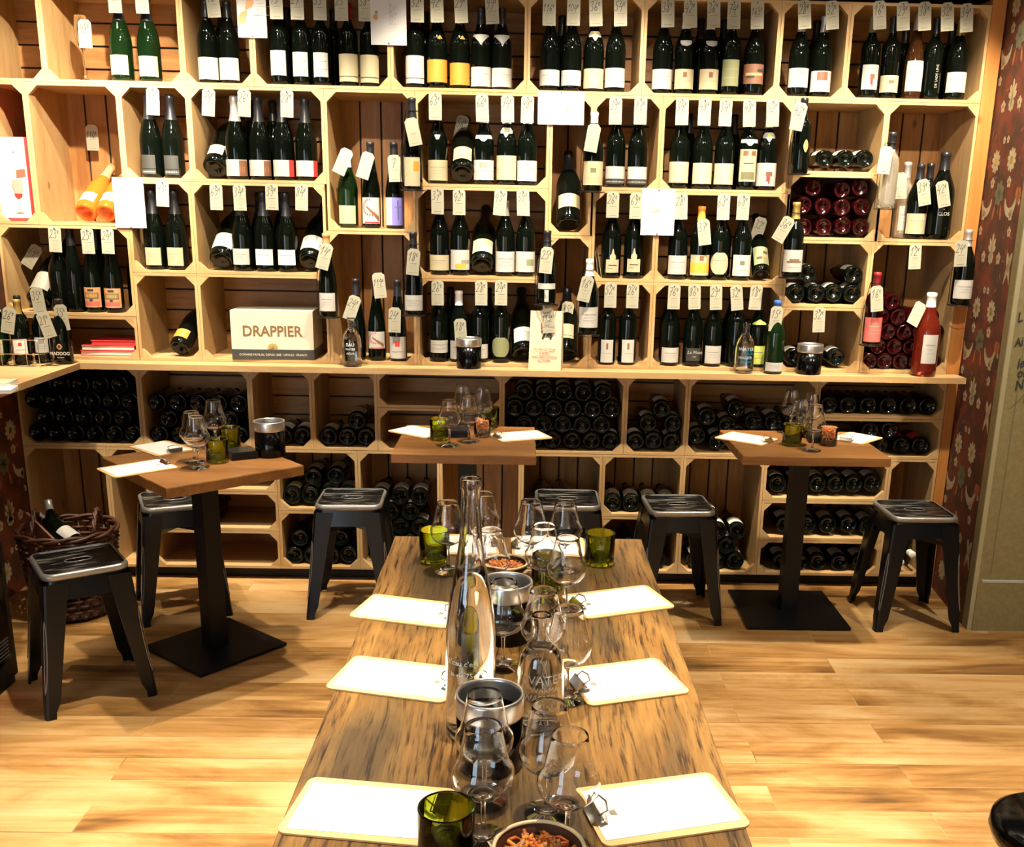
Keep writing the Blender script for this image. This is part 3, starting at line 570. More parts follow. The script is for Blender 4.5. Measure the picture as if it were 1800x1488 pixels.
# upright rows: crate -> y of bottle bases, then (x, kind, label top y, bottom y, width px, colour, decor, capsule, neck, glass)
ROWS = {
 'A1': (136, [(212, 'ch', 96, 131, 30, 'cream', 'l', 'darkfoil', None, 'bottle_green'), (261, 'ch', 98, 134, 31, 'cream', 'l', 'darkfoil', None, 'bottle_green')]),
 'A2': (144, [(365, 'bu', 100, 139, 33, 'white', 'l', 'darkfoil'), (402, 'bu', 101, 140, 32, 'white', 'l', 'darkfoil')]),
 'A3': (150, [(491, 'bo', 88, 132, 26, 'white', 'tx', 'greenfoil'), (530, 'bo', 91, 134, 26, 'white', 'tx', 'silver'), (564, 'bo', 92, 135, 24, 'white', 'tx', 'darkfoil'), (612, 'bo', 94, 143, 32, 'cream', 'bl', 'redfoil'), (649, 'bo', 96, 145, 32, 'cream', 'bl', 'darkfoil')]),
 'A4': (153, [(729, 'bo', 97, 146, 32, 'white', 'bl', 'redfoil'), (768, 'bu', 104, 144, 37, 'yellow', '', 'darkfoil', 'y'), (808, 'bu', 110, 149, 36, 'yellow', '', 'darkfoil', 'y'), (845, 'bu', 117, 152, 36, 'white', 'l', 'darkfoil', 'V'), (881, 'bu', 119, 153, 36, 'white', 'l', 'darkfoil', 'V')]),
 'A5': (157, [(966, 'bu', 122, 150, 38, 'white', 'l', 'darkfoil'), (1004, 'bu', 123, 150, 38, 'white', 'l', 'darkfoil'), (1043, 'bu', 120, 155, 37, 'cream', 'm', 'redfoil', 'C'), (1081, 'bu', 119, 153, 37, 'white', 'l', 'darkfoil')]),
 'A6': (163, [(1164, 'bu', 121, 156, 37, 'white', 'l', 'darkfoil'), (1202, 'bu', 121, 156, 32, 'cream', 's', 'whitefoil', 'U'), (1245, 'bu', 121, 157, 33, 'cream', 's', 'whitefoil', 'U'), (1283, 'bo', 104, 151, 28, 'sage', 'tx', 'darkfoil'), (1324, 'bu', 112, 147, 34, 'brownart', 'art', 'darkfoil')]),
 'A7': (168, [(1403, 'bu', 119, 153, 35, 'white', 'm', 'silver'), (1443, 'bu', 124, 161, 37, 'white', 'la', 'silver')]),
 'A8': (171, [(1527, 'bo', 113, 157, 27, 'white', 'fig', 'sage'), (1563, 'bo', 132, 162, 32, 'cream', 'sq', 'darkfoil'), (1605, 'fs', 106, 160, 28, 'white', 'l', 'silver', None, 'amber'), (1638, 'bo', 0, 0, 0, None, '', 'darkfoil'), (1681, 'bu', 126, 162, 33, 'white', 'l', 'gold')]),
 'B2': (309, [(265, 'ch', 272, 296, 24, 'ink', 'bk', 'darkfoil'), (303, 'ch', 273, 297, 24, 'ink', 'bk', 'darkfoil')]),
 'B3': (314, [(415, 'ch', 280, 309, 37, 'white', 'hp', 'silver'), (456, 'ch', 281, 309, 37, 'white', 'hp', 'darkfoil'), (498, 'ch', 281, 310, 37, 'white', 'hr', 'darkfoil'), (538, 'ch', 282, 310, 37, 'white', 'hr', 'darkfoil')]),
 'B5': (323, [(769, 'bu', 281, 317, 35, 'cream', 'l', 'darkfoil', 'd'), (850, 'bs', 281, 316, 36, 'white', 'm', 'whitefoil', 'B'), (890, 'bs', 273, 316, 35, 'cream', 'm', 'whitefoil', 'C'), (926, 'bs', 282, 318, 34, 'white', 'l', 'whitefoil')]),
 'B7': (327, [(1081, 'bu', 292, 314, 34, 'white', 'bk', 'darkfoil'), (1120, 'bu', 293, 315, 34, 'white', 'bk', 'darkfoil')]),
 'B8': (330, [(1193, 'bu', 284, 321, 37, 'cream', 'l', 'darkfoil'), (1234, 'bu', 286, 323, 38, 'cream', 'l', 'darkfoil'), (1272, 'bu', 287, 324, 35, 'cream', 'tx', 'darkfoil'), (1313, 'bo', 262, 319, 29, 'cream', 'pic', 'cream', 'B'), (1347, 'bu', 286, 327, 34, 'white', 'fig', 'lime', 'C')]),
 'C0': (543, [(163, 'fl', 505, 540, 29, 'peach', 'pf', 'darkfoil'), (198, 'fl', 507, 541, 29, 'peach', 'pf', 'darkfoil'), (104, 'bu', 0, 0, 0, None, '', 'darkfoil'), (130, 'fl', 0, 0, 0, None, '', 'darkfoil')]),
 'C1': (471, [(271, 'ch', 435, 466, 27, 'cream', 'l', 'darkfoil'), (310, 'ch', 435, 467, 28, 'cream', 'l', 'darkfoil')]),
 'C2': (475, [(426, 'ch', 437, 465, 29, 'white', 'l', 'darkfoil'), (465, 'ch', 438, 466, 30, 'pinkish', 'l', 'darkfoil'), (504, 'ch', 439, 466, 30, 'pinkish', 'l', 'darkfoil')]),
 'C5': (482, [(772, 'bu', 448, 475, 34, 'cream', 'l', 'whitefoil'), (808, 'bu', 439, 474, 33, 'white', 'ru', 'darkfoil'), (887, 'bu', 442, 478, 35, 'white', 'l', 'grey'), (923, 'bu', 442, 478, 35, 'white', 'dg', 'grey')]),
 'C7': (487, [(1074, 'bu', 456, 479, 23, 'cream', 'kn', 'darkfoil', None), (1113, 'bu', 455, 478, 23, 'cream', 'kn', 'darkfoil', None)]),
 'C8': (491, [(1190, 'bu', 449, 482, 33, 'white', 'l', 'whitefoil'), (1229, 'bs', 448, 484, 34, 'cream', 'or', 'orange'), (1264, 'bu', 444, 482, 31, 'cream', 'l', 'grey'), (1303, 'bu', 448, 485, 31, 'white', 'sq', 'darkfoil')]),
 'D5': (633, [(771, 'bu', 598, 620, 31, 'white', 'tx', 'grey'), (842, 'bo', 605, 630, 32, 'white', 'l', 'grey'), (880, 'bo', 593, 627, 31, 'sage', '', 'darkfoil')]),
 'D7': (640, [(1066, 'bo', 597, 637, 22, 'white', 's', 'gold'), (1102, 'bo', 597, 637, 22, 'white', 's', 'gold')]),
 'D8': (643, [(1177, 'bu', 611, 637, 31, 'white', 'l', 'darkfoil'), (1217, 'bu', 612, 634, 26, 'ink', '', 'darkfoil'), (1252, 'bu', 608, 639, 29, 'white', 'l', 'silver'), (1292, 'bo', 0, 0, 0, None, '', 'darkfoil'), (1331, 'bu', 608, 640, 27, 'lime', 'l', 'darkfoil', 'o')]),
}
M['pinkish'] = mat('pale pink label colour', (.78, .60, .52)); CN['pinkish'] = 'pale pink'
YF = .052
for key, (yb, lst) in ROWS.items():
    zf = CR[key][2]+TH+.0008; n = len(lst); srt = sorted(t[0] for t in lst)
    for t in lst:
        x, kind, lt, lb, wd, c, d, cap = t[:8]; nk = t[8] if len(t) > 8 else None; gm = t[9] if len(t) > 9 else 'bottle'
        P0 = W(x, yb, YF-.03); lab = None
        r = PROF[kind][5][0]; P0.x = min(max(P0.x, CR[key][0]+TH+r+.003), CR[key][1]-TH-r-.003)
        if c:
            a, b = W(x, lb, YF-r).z-zf, W(x, lt, YF-r).z-zf
            a = max(a, .010); lab = (a, max(b, a+.03), wd*PXM*.97, c, d, (key, x) in (('D5', 880), ('C8', 1264)))
        i = srt.index(x); what = DN.get(d.split('+')[0], CN.get(c, '') if c else '')
        lbl = ('%s label bottle' % what) if c else 'unlabelled black bottle'
        o = bottle((P0.x, YF, zf), kind, lab, cap, gm, (0, 0, random.uniform(-.12, .12)), nk, .30 if kind == 'ch' else .2,
               '%s, %s, crate %s' % (lbl, ordl(i, n), CD[key].replace(',', '')), 'upright bottles in the wall crates')
        if key == 'D8' and x == 1217: text_obj('La Muse', .019, 'white', 'label_script', o, (0, -.0412, .058), (pi/2, 0, 0), ext=.0001, shear=.3); text_obj('2009', .008, 'white', 'label_script', o, (0, -.0412, .040), (pi/2, 0, 0), ext=.0001)
        if key == 'A8' and x == 1638: text_obj('DE SADE LINE', .014, 'grey', 'label_script', o, (.004, -.0385, .085), (pi/2, -pi/2, 0), ext=.0001)
        if key == 'C7':
            m_ = MB(); b0 = lab[1]; patch(m_, 'bu', -.30, .30, b0-.002, b0+.020, .0008, 'cream', 4, lambda t_: .8+.25*sin(pi*t_)); patch(m_, 'bu', -.16, .16, b0+.020, b0+.042, .0008, 'cream', 4, lambda t_: 1.0-.7*t_); m_.build('label', o)
# second-row bottles seen between the front ones
for key, xs, kind in (('A2', (397,), 'bu'), ('A7', (1425, 1462), 'bo'), ('A8', (1580, 1660), 'bo'), ('B3', (437, 478), 'ch'), ('C2', (446, 486), 'ch'), ('C0', (146, 213), 'fl'), ('A6', (1225, 1265, 1345), 'bu'), ('A3', (510, 590), 'bo'), ('C8', (1247, 1285), 'bu'), ('B8', (1213, 1293), 'bu'), ('D8', (1197, 1312), 'bu'), ('A5', (985,), 'bu'), ('A4', (748, 862), 'bu'), ('D5', (790, 860), 'bu')):
    for j, x in enumerate(xs):
        zf = CR[key][2]+TH+.0008; P0 = W(x, 200, .16)
        rr2 = PROF[kind][5][0]; P0.x = min(max(P0.x, CR[key][0]+TH+rr2+.004), CR[key][1]-TH-rr2-.004)
        bottle((P0.x, .175, zf), kind, None, 'darkfoil', label='back row bottle, %s, crate %s' % (['left', 'right', 'far right'][j] if len(xs) > 1 else 'alone', CD[key].replace(',', '')), group='upright bottles in the wall crates')
# loose upright bottles: u, base v, Y, kind, label(top,bottom,w,colour,decor), cap, glass, z floor, label text
LOOSE = [
 (611, 398, .06, 'bs', (361, 393, 28, 'cream', 'l'), 'whitefoil', 'bottle_green', 'B4', 'green bottle with cream capsule and slanted tag, left in upright crate'),
 (652, 398, .055, 'fl', (347, 393, 29, 'white', 'pk'), 'darkfoil', 'bottle', 'B4', 'tall black bottle with pink swirl label, middle of upright crate'),
 (693, 398, .05, 'fl', (347, 396, 30, 'white', 'bv'), 'darkfoil', 'bottle', 'B4', 'tall black bottle with blue and cream picture label'),
 (1587, 415, .10, 'bo', (362, 405, 22, 'white', 'l'), 'silver', 'glass_pale', 'B10', 'clear bottle with silver cap and white tags, upright crate right'),
 (1610, 417, .045, 'bs', (375, 411, 35, 'cream', 'l'), 'darkfoil', 'bottle', 'B10', 'black bottle with square cream label beneath the tilted tag'),
 (1651, 417, .045, 'mg', None, 'darkfoil', 'bottle', 'B10', 'stout black bottle lettered CLOS beside the right upright board'),
 (1627, 417, .15, 'bo', None, 'darkfoil', 'bottle', 'B10', 'black bottle behind the cream label and CLOS bottles'),
 (1672, 417, .17, 'bo', None, 'darkfoil', 'bottle', 'B10', 'black bottle at the back, right behind the CLOS bottle'),
 (627, 633, .06, 'fl', None, 'darkfoil', 'bottle', 'C4', 'dark slim bottle half hidden by the clear water bottle'),
 (662, 631, .05, 'fl', (583, 613, 28, 'white', 'pk'), 'darkfoil', 'bottle', 'C4', 'tall dark bottle with 119 tag and pink swirl label'),
 (699, 633, .045, 'fl', (592, 630, 28, 'white', 'rs'), 'darkfoil', 'bottle', 'C4', 'dark bottle with red square label beside the crate board'),
 (806, 633, .055, 'bs', (599, 631, 29, 'white', 'l'), 'whitefoil', 'bottle', 'D5', 'bottle with cream neck and 18 tag behind middle counter cooler'),
]
M['glass_pale'] = mat('pale clear bottle glass', (.75, .70, .55), .03, trans=.85)
for u, v, Y, kind, lab, cap, gm, key, txt in LOOSE:
    zf = CR[key][2]+TH+.0008; P0 = W(u, v, Y-.03); L2 = None; r = PROF[kind][5][0]
    sc_ = 1.0
    if lab: L2 = (max(.01, W(u, lab[1], Y-r).z-zf), W(u, lab[0], Y-r).z-zf, lab[2]*PXM, lab[3], lab[4])
    o = bottle((P0.x, Y, zf), kind, L2, cap, gm, (0, 0, 0), None, .2, txt, scale=sc_)
    if 'CLOS' in txt and 'stout' in txt: text_obj('CLOS', .019, 'white', 'label_script', o, (-.002, -.0512, .10), (pi/2, 0, 0), ext=.0001); text_obj('le', .009, 'white', 'label_script', o, (-.002, -.0512, .118), (pi/2, 0, 0), ext=.0001)
# leaning / lying display bottles : u,v of base centre, Y of base, kind, tilt back deg, side deg, label, crate
LEAN = [
 (376, 302, .06, 'mg', 52, 12, (.035, .085, .06, 'cream', ''), 'B3', 'bottle', 'large black bottle lying back in crate left of four sparkling bottles'),
 (1340, 480, .06, 'bo', 38, 0, (.03, .115, .06, 'sage', 'art'), 'C8', 'bottle', 'dim bottle leaning back right of the square label bottle'),
 (812, 312, .06, 'mg', 50, 0, (.035, .105, .072, 'cream', 'bl'), 'B5', 'bottle', 'large bottle leaning back between 63 and 66 euro tags'),
 (1000, 396, .07, 'mg', 32, 0, (.055, .115, .085, 'cream', 'l'), 'B6', 'bottle', 'large bottle leaning back in the slim crate below watercolour'),
 (387, 465, .06, 'mg', 50, 10, (.035, .110, .080, 'white', ''), 'C2', 'bottle', 'large bottle leaning back under the 69 euro tag'),
 (543, 468, .06, 'mg', 50, 10, (.035, .105, .080, 'white', ''), 'C2', 'bottle', 'large bottle leaning back at the right above the carton'),
 (847, 470, .06, 'mg', 50, 3, (.035, .105, .080, 'cream', 'l'), 'C5', 'bottle', 'large bottle leaning back in the middle crate, third row'),
 (921, 625, .06, 'mg', 42, -6, (.035, .105, .080, 'white', 'l'), 'D5', 'bottle', 'large bottle leaning back, half hidden left of the paper bag'),
 (995, 622, .06, 'mg', 40, 3, (.055, .125, .060, 'cream', 'bl'), 'C6', 'bottle', 'large bottle with cream flame label leaning behind paper bag'),
 (312, 611, .07, 'ch', 58, 24, (.03, .075, .060, 'yellow', ''), 'D1', 'bottle', 'champagne bottle with yellow label and tag lying back alone'),
 (62, 520, .05, 'mg', 45, 20, (.035, .12, .08, 'grey', ''), 'C0', 'bottle', 'large dark bottle leaning behind the wire basket at left'),
 (146, 372, .085, 'ch', 62, 12, (.035, .085, .06, 'cream', ''), 'B1', 'orange_glass', 'orange rosé bottle lying back, left of two'),
 (183, 374, .085, 'ch', 62, 10, (.035, .085, .06, 'cream', ''), 'B1', 'orange_glass', 'orange rosé bottle lying back, beside the blank white card'),
]
for u, v, Y, kind, t, sd, lab, key, gm, txt in LEAN:
    t = min(t, 47 if kind == 'mg' else 52); Y = .040; sd = sd*.4
    zf = CR[key][2]+TH; r = PROF[kind][5][0]; P0 = W(u, v, Y-.02); P0.x = min(max(P0.x, CR[key][0]+TH+r+.004), CR[key][1]-TH-r-.012)
    o = bottle((P0.x, Y, zf+r*sin(RD(t))+.001), kind, lab, 'peach' if gm == 'orange_glass' else 'darkfoil', gm, (-RD(t), RD(sd)*.5, -RD(sd)), None, .3, txt)
# hanging bottles in wire holders: u, top v, base v, kind, cap, label, glass, tilt, text
HANG = [
 (726, 172, 333, 'fl', 'darkfoil', (276, 327, 26, 'cream', 'yd'), 'bottle', 'black capped bottle with yellow dot label hanging below top row'),
 (1041, 197, 336, 'bu', 'whitefoil', (283, 325, 33, 'cream', 'sq'), 'bottle', 'white capped bottle hanging right of the watercolour sheet'),
 (1404, 172, 305, 'bo', 'darkfoil', None, 'bottle', 'black bottle with orange emblem hanging left of three bottle ends'),
 (1556, 232, 366, 'bo', 'darkfoil', (0, 0, 0, '', ''), 'glass_pale', 'clear swing-top bottle hanging beside the pink bottle pile'),
 (578, 410, 556, 'fl', 'peach', (515, 547, 27, 'white', 'l'), 'bottle', 'orange capped bottle hanging at the DRAPPIER carton crate'),
 (728, 408, 553, 'fl', 'darkfoil', (519, 546, 33, 'white', 'l'), 'bottle', 'black capped bottle hanging between counter crates, 18 tag'),
 (960, 405, 534, 'bu', 'darkfoil', (498, 508, 30, 'white', ''), 'bottle', 'bottle with tiny letter L label hanging above paper bag'),
 (1033, 455, 587, 'bu', 'whitefoil', (540, 576, 33, 'white', 'l'), 'bottle', 'white capped bottle hanging right of the paper bag'),
 (1390, 355, 487, 'bu', 'gold', (439, 478, 34, 'white', 'hs'), 'bottle', 'gold capped bottle with house picture label hanging at right'),
 (1530, 478, 605, 'bo', 'redfoil', (558, 601, 33, 'pink', 'l'), 'rose_dark', 'dark bottle with coral pink label hanging before rosé pile'),
 (1687, 403, 535, 'bu', 'silver', (492, 525, 33, 'white', 'l'), 'bottle', 'bottle hanging on the right post beside the flowered wallpaper'),
]
for u, vt, vb, kind, cap, lab, gm, txt in HANG:
    Y = -.065; P0 = W(u, vb, Y); Pt = W(u, vt, Y); h = Pt.z-P0.z; s_ = h/HT[kind]
    o = empty('bottle', (P0.x, Y, P0.z)); COL.objects.unlink(o); bpy.data.objects.remove(o)
    L2 = None
    if lab and lab[3]: r = PROF[kind][5][0]; L2 = ((W(u, lab[1], Y-r).z-P0.z)/s_, (W(u, lab[0], Y-r).z-P0.z)/s_, lab[2]*PXM*.97/s_, lab[3], lab[4])
    o = bottle((P0.x, Y, P0.z), kind, L2, cap, gm, (0, 0, 0), None, .22, txt, scale=s_)
    R = PROF[kind][5][0]*s_
    if 'emblem' in txt:
        m_ = MB(); patch(m_, kind, .0, .62, .085, .135, .0008, 'peach', 6, lambda t_: max(.1, sin(pi*(.08+.85*t_)))); m_.build('emblem', o)
    if 'letter L' in txt:
        m_ = MB(); patch(m_, kind, -.22, .22, .012, .060, .0007, 'white'); patch(m_, kind, -.14, -.11, .026, .048, .0011, 'ink'); m_.build('label', o)
        text_obj('L..', .018, 'ink', 'label_script', o, (0, -.0408, .036), (pi/2, 0, 0), ext=.0001)
    # wire holder: base ring, back rods, neck loop
    wb = MB(); zt = h*.86
    wb.tube([(R*1.25*cos(a*pi/8), R*1.25*sin(a*pi/8), -.003) for a in range(16)], .0016, 'wire', 6, True)
    wb.tube([(-R*1.3, 0, -.003), (R*1.3, 0, -.003)], .0016, 'wire', 6)
    wb.tube([(0, R*1.25, -.003), (0, R*1.2, h*.3), (0, .050, h*.5), (0, .050, zt-.02), (0, .02, zt)], .0016, 'wire', 6)
    wb.tube([(-R*1.25, 0, -.003), (-R*1.2, .004, h*.45), (-.024, .004, zt), (0, -.02, zt), (.024, .004, zt)], .0014, 'wire', 6)
    wb.tube([(.019*cos(a*pi/8), .019*sin(a*pi/8), zt) for a in range(16)], .0016, 'wire', 6, True)
    hold = wb.build('bottle_holder', None, (P0.x, Y, P0.z)); tag(hold, 'wire holder around the '+txt, 'bottle holder', 'wire bottle holders on the crates')
# lying bottles (ends toward the room): crate -> [(u,v)], glass, label colour or None
M['dimlabel'] = mat('plain off-white label colour', (.45, .43, .36), .7)
def lying(key, pts, kind='bu', gm='bottle', lab=True, Y=.029, what='black', rmax=None, lw=.062, lab_every=1):
    x0, x1, z0, z1 = CR[key]; r = PROF[kind][5][0]; items = []
    for u, v in pts:
        P0 = W(u, v, Y); x = min(max(P0.x, x0+TH+r+.003), x1-TH-r-.003); z = max(P0.z, z0+TH+r+.001); items.append([x, z])
    # push apart so that the bottles rest beside and on each other
    for _ in range(60):
        for i in range(len(items)):
            for j in range(i):
                dx, dz = items[i][0]-items[j][0], items[i][1]-items[j][1]; d = math.hypot(dx, dz)
                if d < 2*r+.0005:
                    k = (2*r+.0008-d)/2/max(d, 1e-4); items[i][0] += dx*k; items[i][1] += dz*k; items[j][0] -= dx*k; items[j][1] -= dz*k
        for t in items:
            t[0] = min(max(t[0], x0+TH+r+.003), x1-TH-r-.003); t[1] = min(max(t[1], z0+TH+r+.001), z1-TH-r-.001)
    items.sort(key=lambda t: (round((t[1]-z0)/.07), t[0])); lay = {}
    for t in items: lay.setdefault(round((t[1]-z0-TH-r)/.068), []).append(t)
    nl = len(lay)
    for li, k in enumerate(sorted(lay)):
        row = sorted(lay[k])
        for i, (x, z) in enumerate(row):
            lb = (.03, .10, lw, 'dimlabel' if lab == True else lab, '') if lab else None
            pos = ordl(i, len(row)); lv = '' if nl == 1 else ('bottom layer ' if li == 0 else 'top layer ' if li == nl-1 else ORD[li]+' layer ')
            bottle((x, Y+random.uniform(-.005, .002), z), kind, lb, None, gm, (-pi/2+random.uniform(0, .004), 0, random.uniform(-.004, .004)), None, .2,
                   ('%s bottle end, %s%s, %s' % (what, lv, pos, CD[key].replace(',', ''))), 'lying bottles in the crates')
def hexpack(key, nx, nrow, kind='bu', jitter=0):
    x0, x1, z0, z1 = CR[key]; r = PROF[kind][5][0]; a, b = x0+TH+r+.001, x1-TH-r-.001; out = []
    nmax = int((b-a)/(2*r+.0008))+1; nx = min(nx, nmax)
    step = (b-a)/(nx-1) if nx > 1 else 0
    step = min(step, 2*r+.006)
    a = (a+b)/2-step*(nx-1)/2
    dz = math.sqrt(max(.0001, (2*r+.0012)**2-(step/2)**2))
    for q in range(nrow):
        z = z0+TH+r+.001+q*dz
        if z+r > z1-TH: break
        for i in range(nx-(q % 2)): out.append((a+step*(i+.5*(q % 2)), z))
    return out
def lying_xy(key, pos, **k):
    # pos already metres: turn them into pixels through the same projection is not needed
    global W
    W0 = W; W = lambda u, v, Y=0: Vector((u, Y, v))
    try: lying(key, pos, **k)
    finally: W = W0
lying('B9', [(1450, 279), (1487, 279), (1521, 279)], 'hb', what='green rimmed black')
lying('B9b', [(1413, 399), (1448, 399), (1482, 396), (1513, 399), (1413, 361), (1447, 363), (1481, 362), (1515, 364), (1430, 330), (1481, 337), (1512, 328)], 'hb', 'rose_dark', None, what='red')
lying('B9c', [(1400, 515), (1437, 515), (1474, 515), (1506, 515), (1421, 481), (1505, 484)], 'bo')
lying('B9d', [(1396, 628), (1432, 628), (1470, 628)], 'bo')
pr = []
for q, n_ in enumerate((5, 4, 5, 4, 2)):
    x0, x1 = CR['C10'][0]+TH+.036, CR['C10'][1]-TH-.036
    for i in range(n_):
        st = (x1-x0)/4; pr.append((x0+st*(i+.5*(q % 2)), CR['C10'][2]+TH+.036+q*.058))
lying_xy('C10', pr, kind='hb', gm='rose_dark', lab=None, what='dark red')
lying_xy('E0', hexpack('E0', 6, 4), lab=None)
lying_xy('E1', hexpack('E1', 5, 3), lab=None)
lying('E2', [(505, 768), (534, 768)], lab='dimlabel')
lying('E3', [(583, 774), (612, 771), (640, 771), (628, 748)], lab='cream')
lying_xy('E5', hexpack('E5', 6, 4))
lying('E6', [(1118, 775), (1152, 775), (1185, 770), (1140, 745), (1166, 722), (1190, 748)])
lying('E7', [(1225, 765), (1262, 775), (1300, 770), (1340, 770), (1375, 770), (1412, 770), (1243, 732), (1293, 720), (1325, 740), (1280, 745), (1360, 742), (1395, 742)])
lying_xy('E8a', hexpack('E8a', 6, 2)[:11], lab=None)
lying('E8b', [(1470, 785), (1508, 785), (1548, 785), (1585, 785), (1618, 785), (1560, 758), (1532, 757)], lab='red')
lying('G0', [(300, 845), (345, 845), (300, 830)], lab=None); lying('G1', [(300, 915), (335, 915), (368, 915)], lab=None)
lying('F2', [(510, 870), (545, 870), (582, 870), (615, 870), (550, 838), (590, 836)], lab='cream')
lying('G2b', [(510, 975), (545, 975), (580, 975), (612, 975), (527, 945), (563, 945), (598, 945)], lab=None)
lying_xy('F3', hexpack('F3', 3, 5), lab='dimlabel')
lying_xy('F5', hexpack('F5', 3, 5)[:12], lab=None)
lying('F6', [(1080, 885), (1108, 886), (1140, 886), (1172, 886)], lab='cream')
lying_xy('G6', hexpack('G6', 3, 2), lab=None)
lying_xy('F7', hexpack('F7', 3, 5)[:9], lab='dimlabel')
lying('H0', [(1367, 850), (1402, 850), (1440, 850), (1478, 850), (1512, 850), (1540, 850)]); lying('H1', [(1380, 922), (1420, 922), (1455, 922), (1492, 922), (1528, 925)], lab='white')
lying('H2', [(1372, 995), (1405, 995), (1438, 995), (1475, 995), (1512, 995)])
for k, (u, v) in enumerate(((1604, 975), (1581, 1004))):
    P0 = W(u, v, .03); bottle((P0.x, .324, max(P0.z, .11)), 'bo', None, 'whitefoil', label='bottle lying neck forward with white cap, %s of two behind stool' % ['upper', 'lower'][k], rot=(pi/2, 0, 0), capf=.15)
# ================================================================ PRICE TAGS, CARDS
def tagshape(mb, w_, h, T=None):
    c = w_*.22; poly = [(-w_/2, -h), (w_/2, -h), (w_/2, -c), (w_/2-c, 0), (-w_/2+c, 0), (-w_/2, -c)]
    mb.prism(poly, .0006, 'tagpaper', T)
TAGW, TAGH = .050, .1015
def price_tag(p, text, tilt=0, label='', back=0, yaw=0, group='handwritten price tags', pin=True, big=1):
    o = empty('price_tag', p, (back, RD(tilt), yaw))
    b = MB(); tagshape(b, TAGW, TAGH); b.build('tag_card', o)
    wmb = MB(); n = sum(.46 if c not in 'e,' else .22 for c in text); h = min(.034, (TAGW-.008)/max(n, .5))
    hand(wmb, text, -n*h/2-.003, -.048-(.034-h)/2, h, 'ink', .0019*big, -.0003)
    ribbon(wmb, [(-.012, -.058), (.014, -.057)], .0010, 'ink', -.0003)
    for zz in (-.066, -.072, -.079): ribbon(wmb, [(-.014, zz), (.014, zz)], .0007, 'grey', -.0003)
    ribbon(wmb, [(-.014, -.0925), (.014, -.0925)], .0009, 'ink', -.0003)
    wmb.build('price_writing', o)
    if pin:
        pm = MB(); pm.lathe([(0, 0), (.0032, .0005), (.0032, .002), (0, .003)], 'wallgreen', 10, Matrix.Translation((0, -.0004, -.009)) @ Matrix.Rotation(pi/2, 4, 'X')); pm.build('pin', o)
    tag(o, label, 'price tag', group)
    return o
TAGS = {
 'A2': [(371, -21, '18e', -4)], 'A3': [(484, -18, '15e', 0), (521, -17, '27e', 0), (561, -16, '33e', 0), (599, -15, '23e', 0), (641, -14, '38e', 0)],
 'A4': [(733, -12, '32e', 0), (767, -12, '42e', -2), (809, -11, '29e', -3), (864, -9, '99e', -3)], 'A1': [(199, -29, '36e', 0), (247, -28, '36e', 0)],
 'A5': [(966, -6, '116e', 0), (1009, -6, '104e', 0), (1047, -5, '36e', -3), (1091, -5, '54e', -2)],
 'A6': [(1174, -3, '38e', -3), (1214, -2, '42e', -3), (1255, -2, '36e', -3), (1291, 0, '74e', -2), (1332, 0, '165e', -3)],
 'A7': [(1414, 0, '28e', -6), (1463, 1, '32e', -6)], 'A8': [(1546, 1, '16e', -7), (1588, 3, '29e', -6), (1626, 3, '38e', -6), (1666, 4, '32e', -6), (1700, 6, '34e', -6)],
 'B2': [(268, 153, '47e', 3)], 'B3': [(367, 155, '74e', 5), (429, 156, '26e', 3), (504, 157, '28e', 2)],
 'B5': [(765, 162, '63e', 0), (847, 165, '66e', -2), (892, 166, '74e', -1), (928, 167, '48e', 1)], 'B7': [(1083, 170, '39e', 0), (1127, 170, '97e', 0)],
 'B8': [(1200, 171, '34e', -1), (1240, 172, '48e', 0), (1277, 173, '34e', 0), (1318, 174, '48e', -3), (1359, 174, '52e', -3)],
 'C0': [(95, 397, '23e', 2), (152, 400, '25e', 0), (188, 400, '24e', 2)], 'C1': [(285, 316, '43e', 3)],
 'C2': [(379, 322, '69e', 1), (420, 323, '34e', 0), (477, 322, '39e', 1), (530, 323, '84e', 2)],
 'C5': [(769, 329, '37e', 0), (807, 331, '42e', 0), (881, 332, '43e', 4), (919, 332, '39e', -2)],
 'C7': [(1078, 336, '26e', 0), (1119, 338, '69e', 0)], 'C8': [(1198, 339, '28e', -2), (1273, 340, '68e', -1), (1308, 340, '68e', 0)],
 'D5': [(769, 492, '26e', 0), (846, 492, '28e', 0), (881, 492, '24e', 0)], 'D7': [(1074, 496, '52e', 0), (1113, 497, '26e', 0)],
 'D8': [(1186, 499, '76e', 0), (1221, 499, '86e', -3), (1259, 500, '29e', -3), (1294, 501, '32e', -7), (1331, 500, '18e', 2)],
 'B9d': [(1441, 540, '32e', -2)], 'C10': [(1610, 428, '12e', -3)]}
for key, L in TAGS.items():
    for i, (u, v, txt, tl) in enumerate(L):
        P0 = W(u, v, -.004); same = [t for t in L if t[2] == txt]; pos = ordl(i, len(L))
        price_tag((P0.x, -.004, P0.z), txt, tl, 'price tag %s €, %s, crate %s' % (txt[:-1], pos if len(L) > 1 else 'alone', CD[key].replace(',', '')))
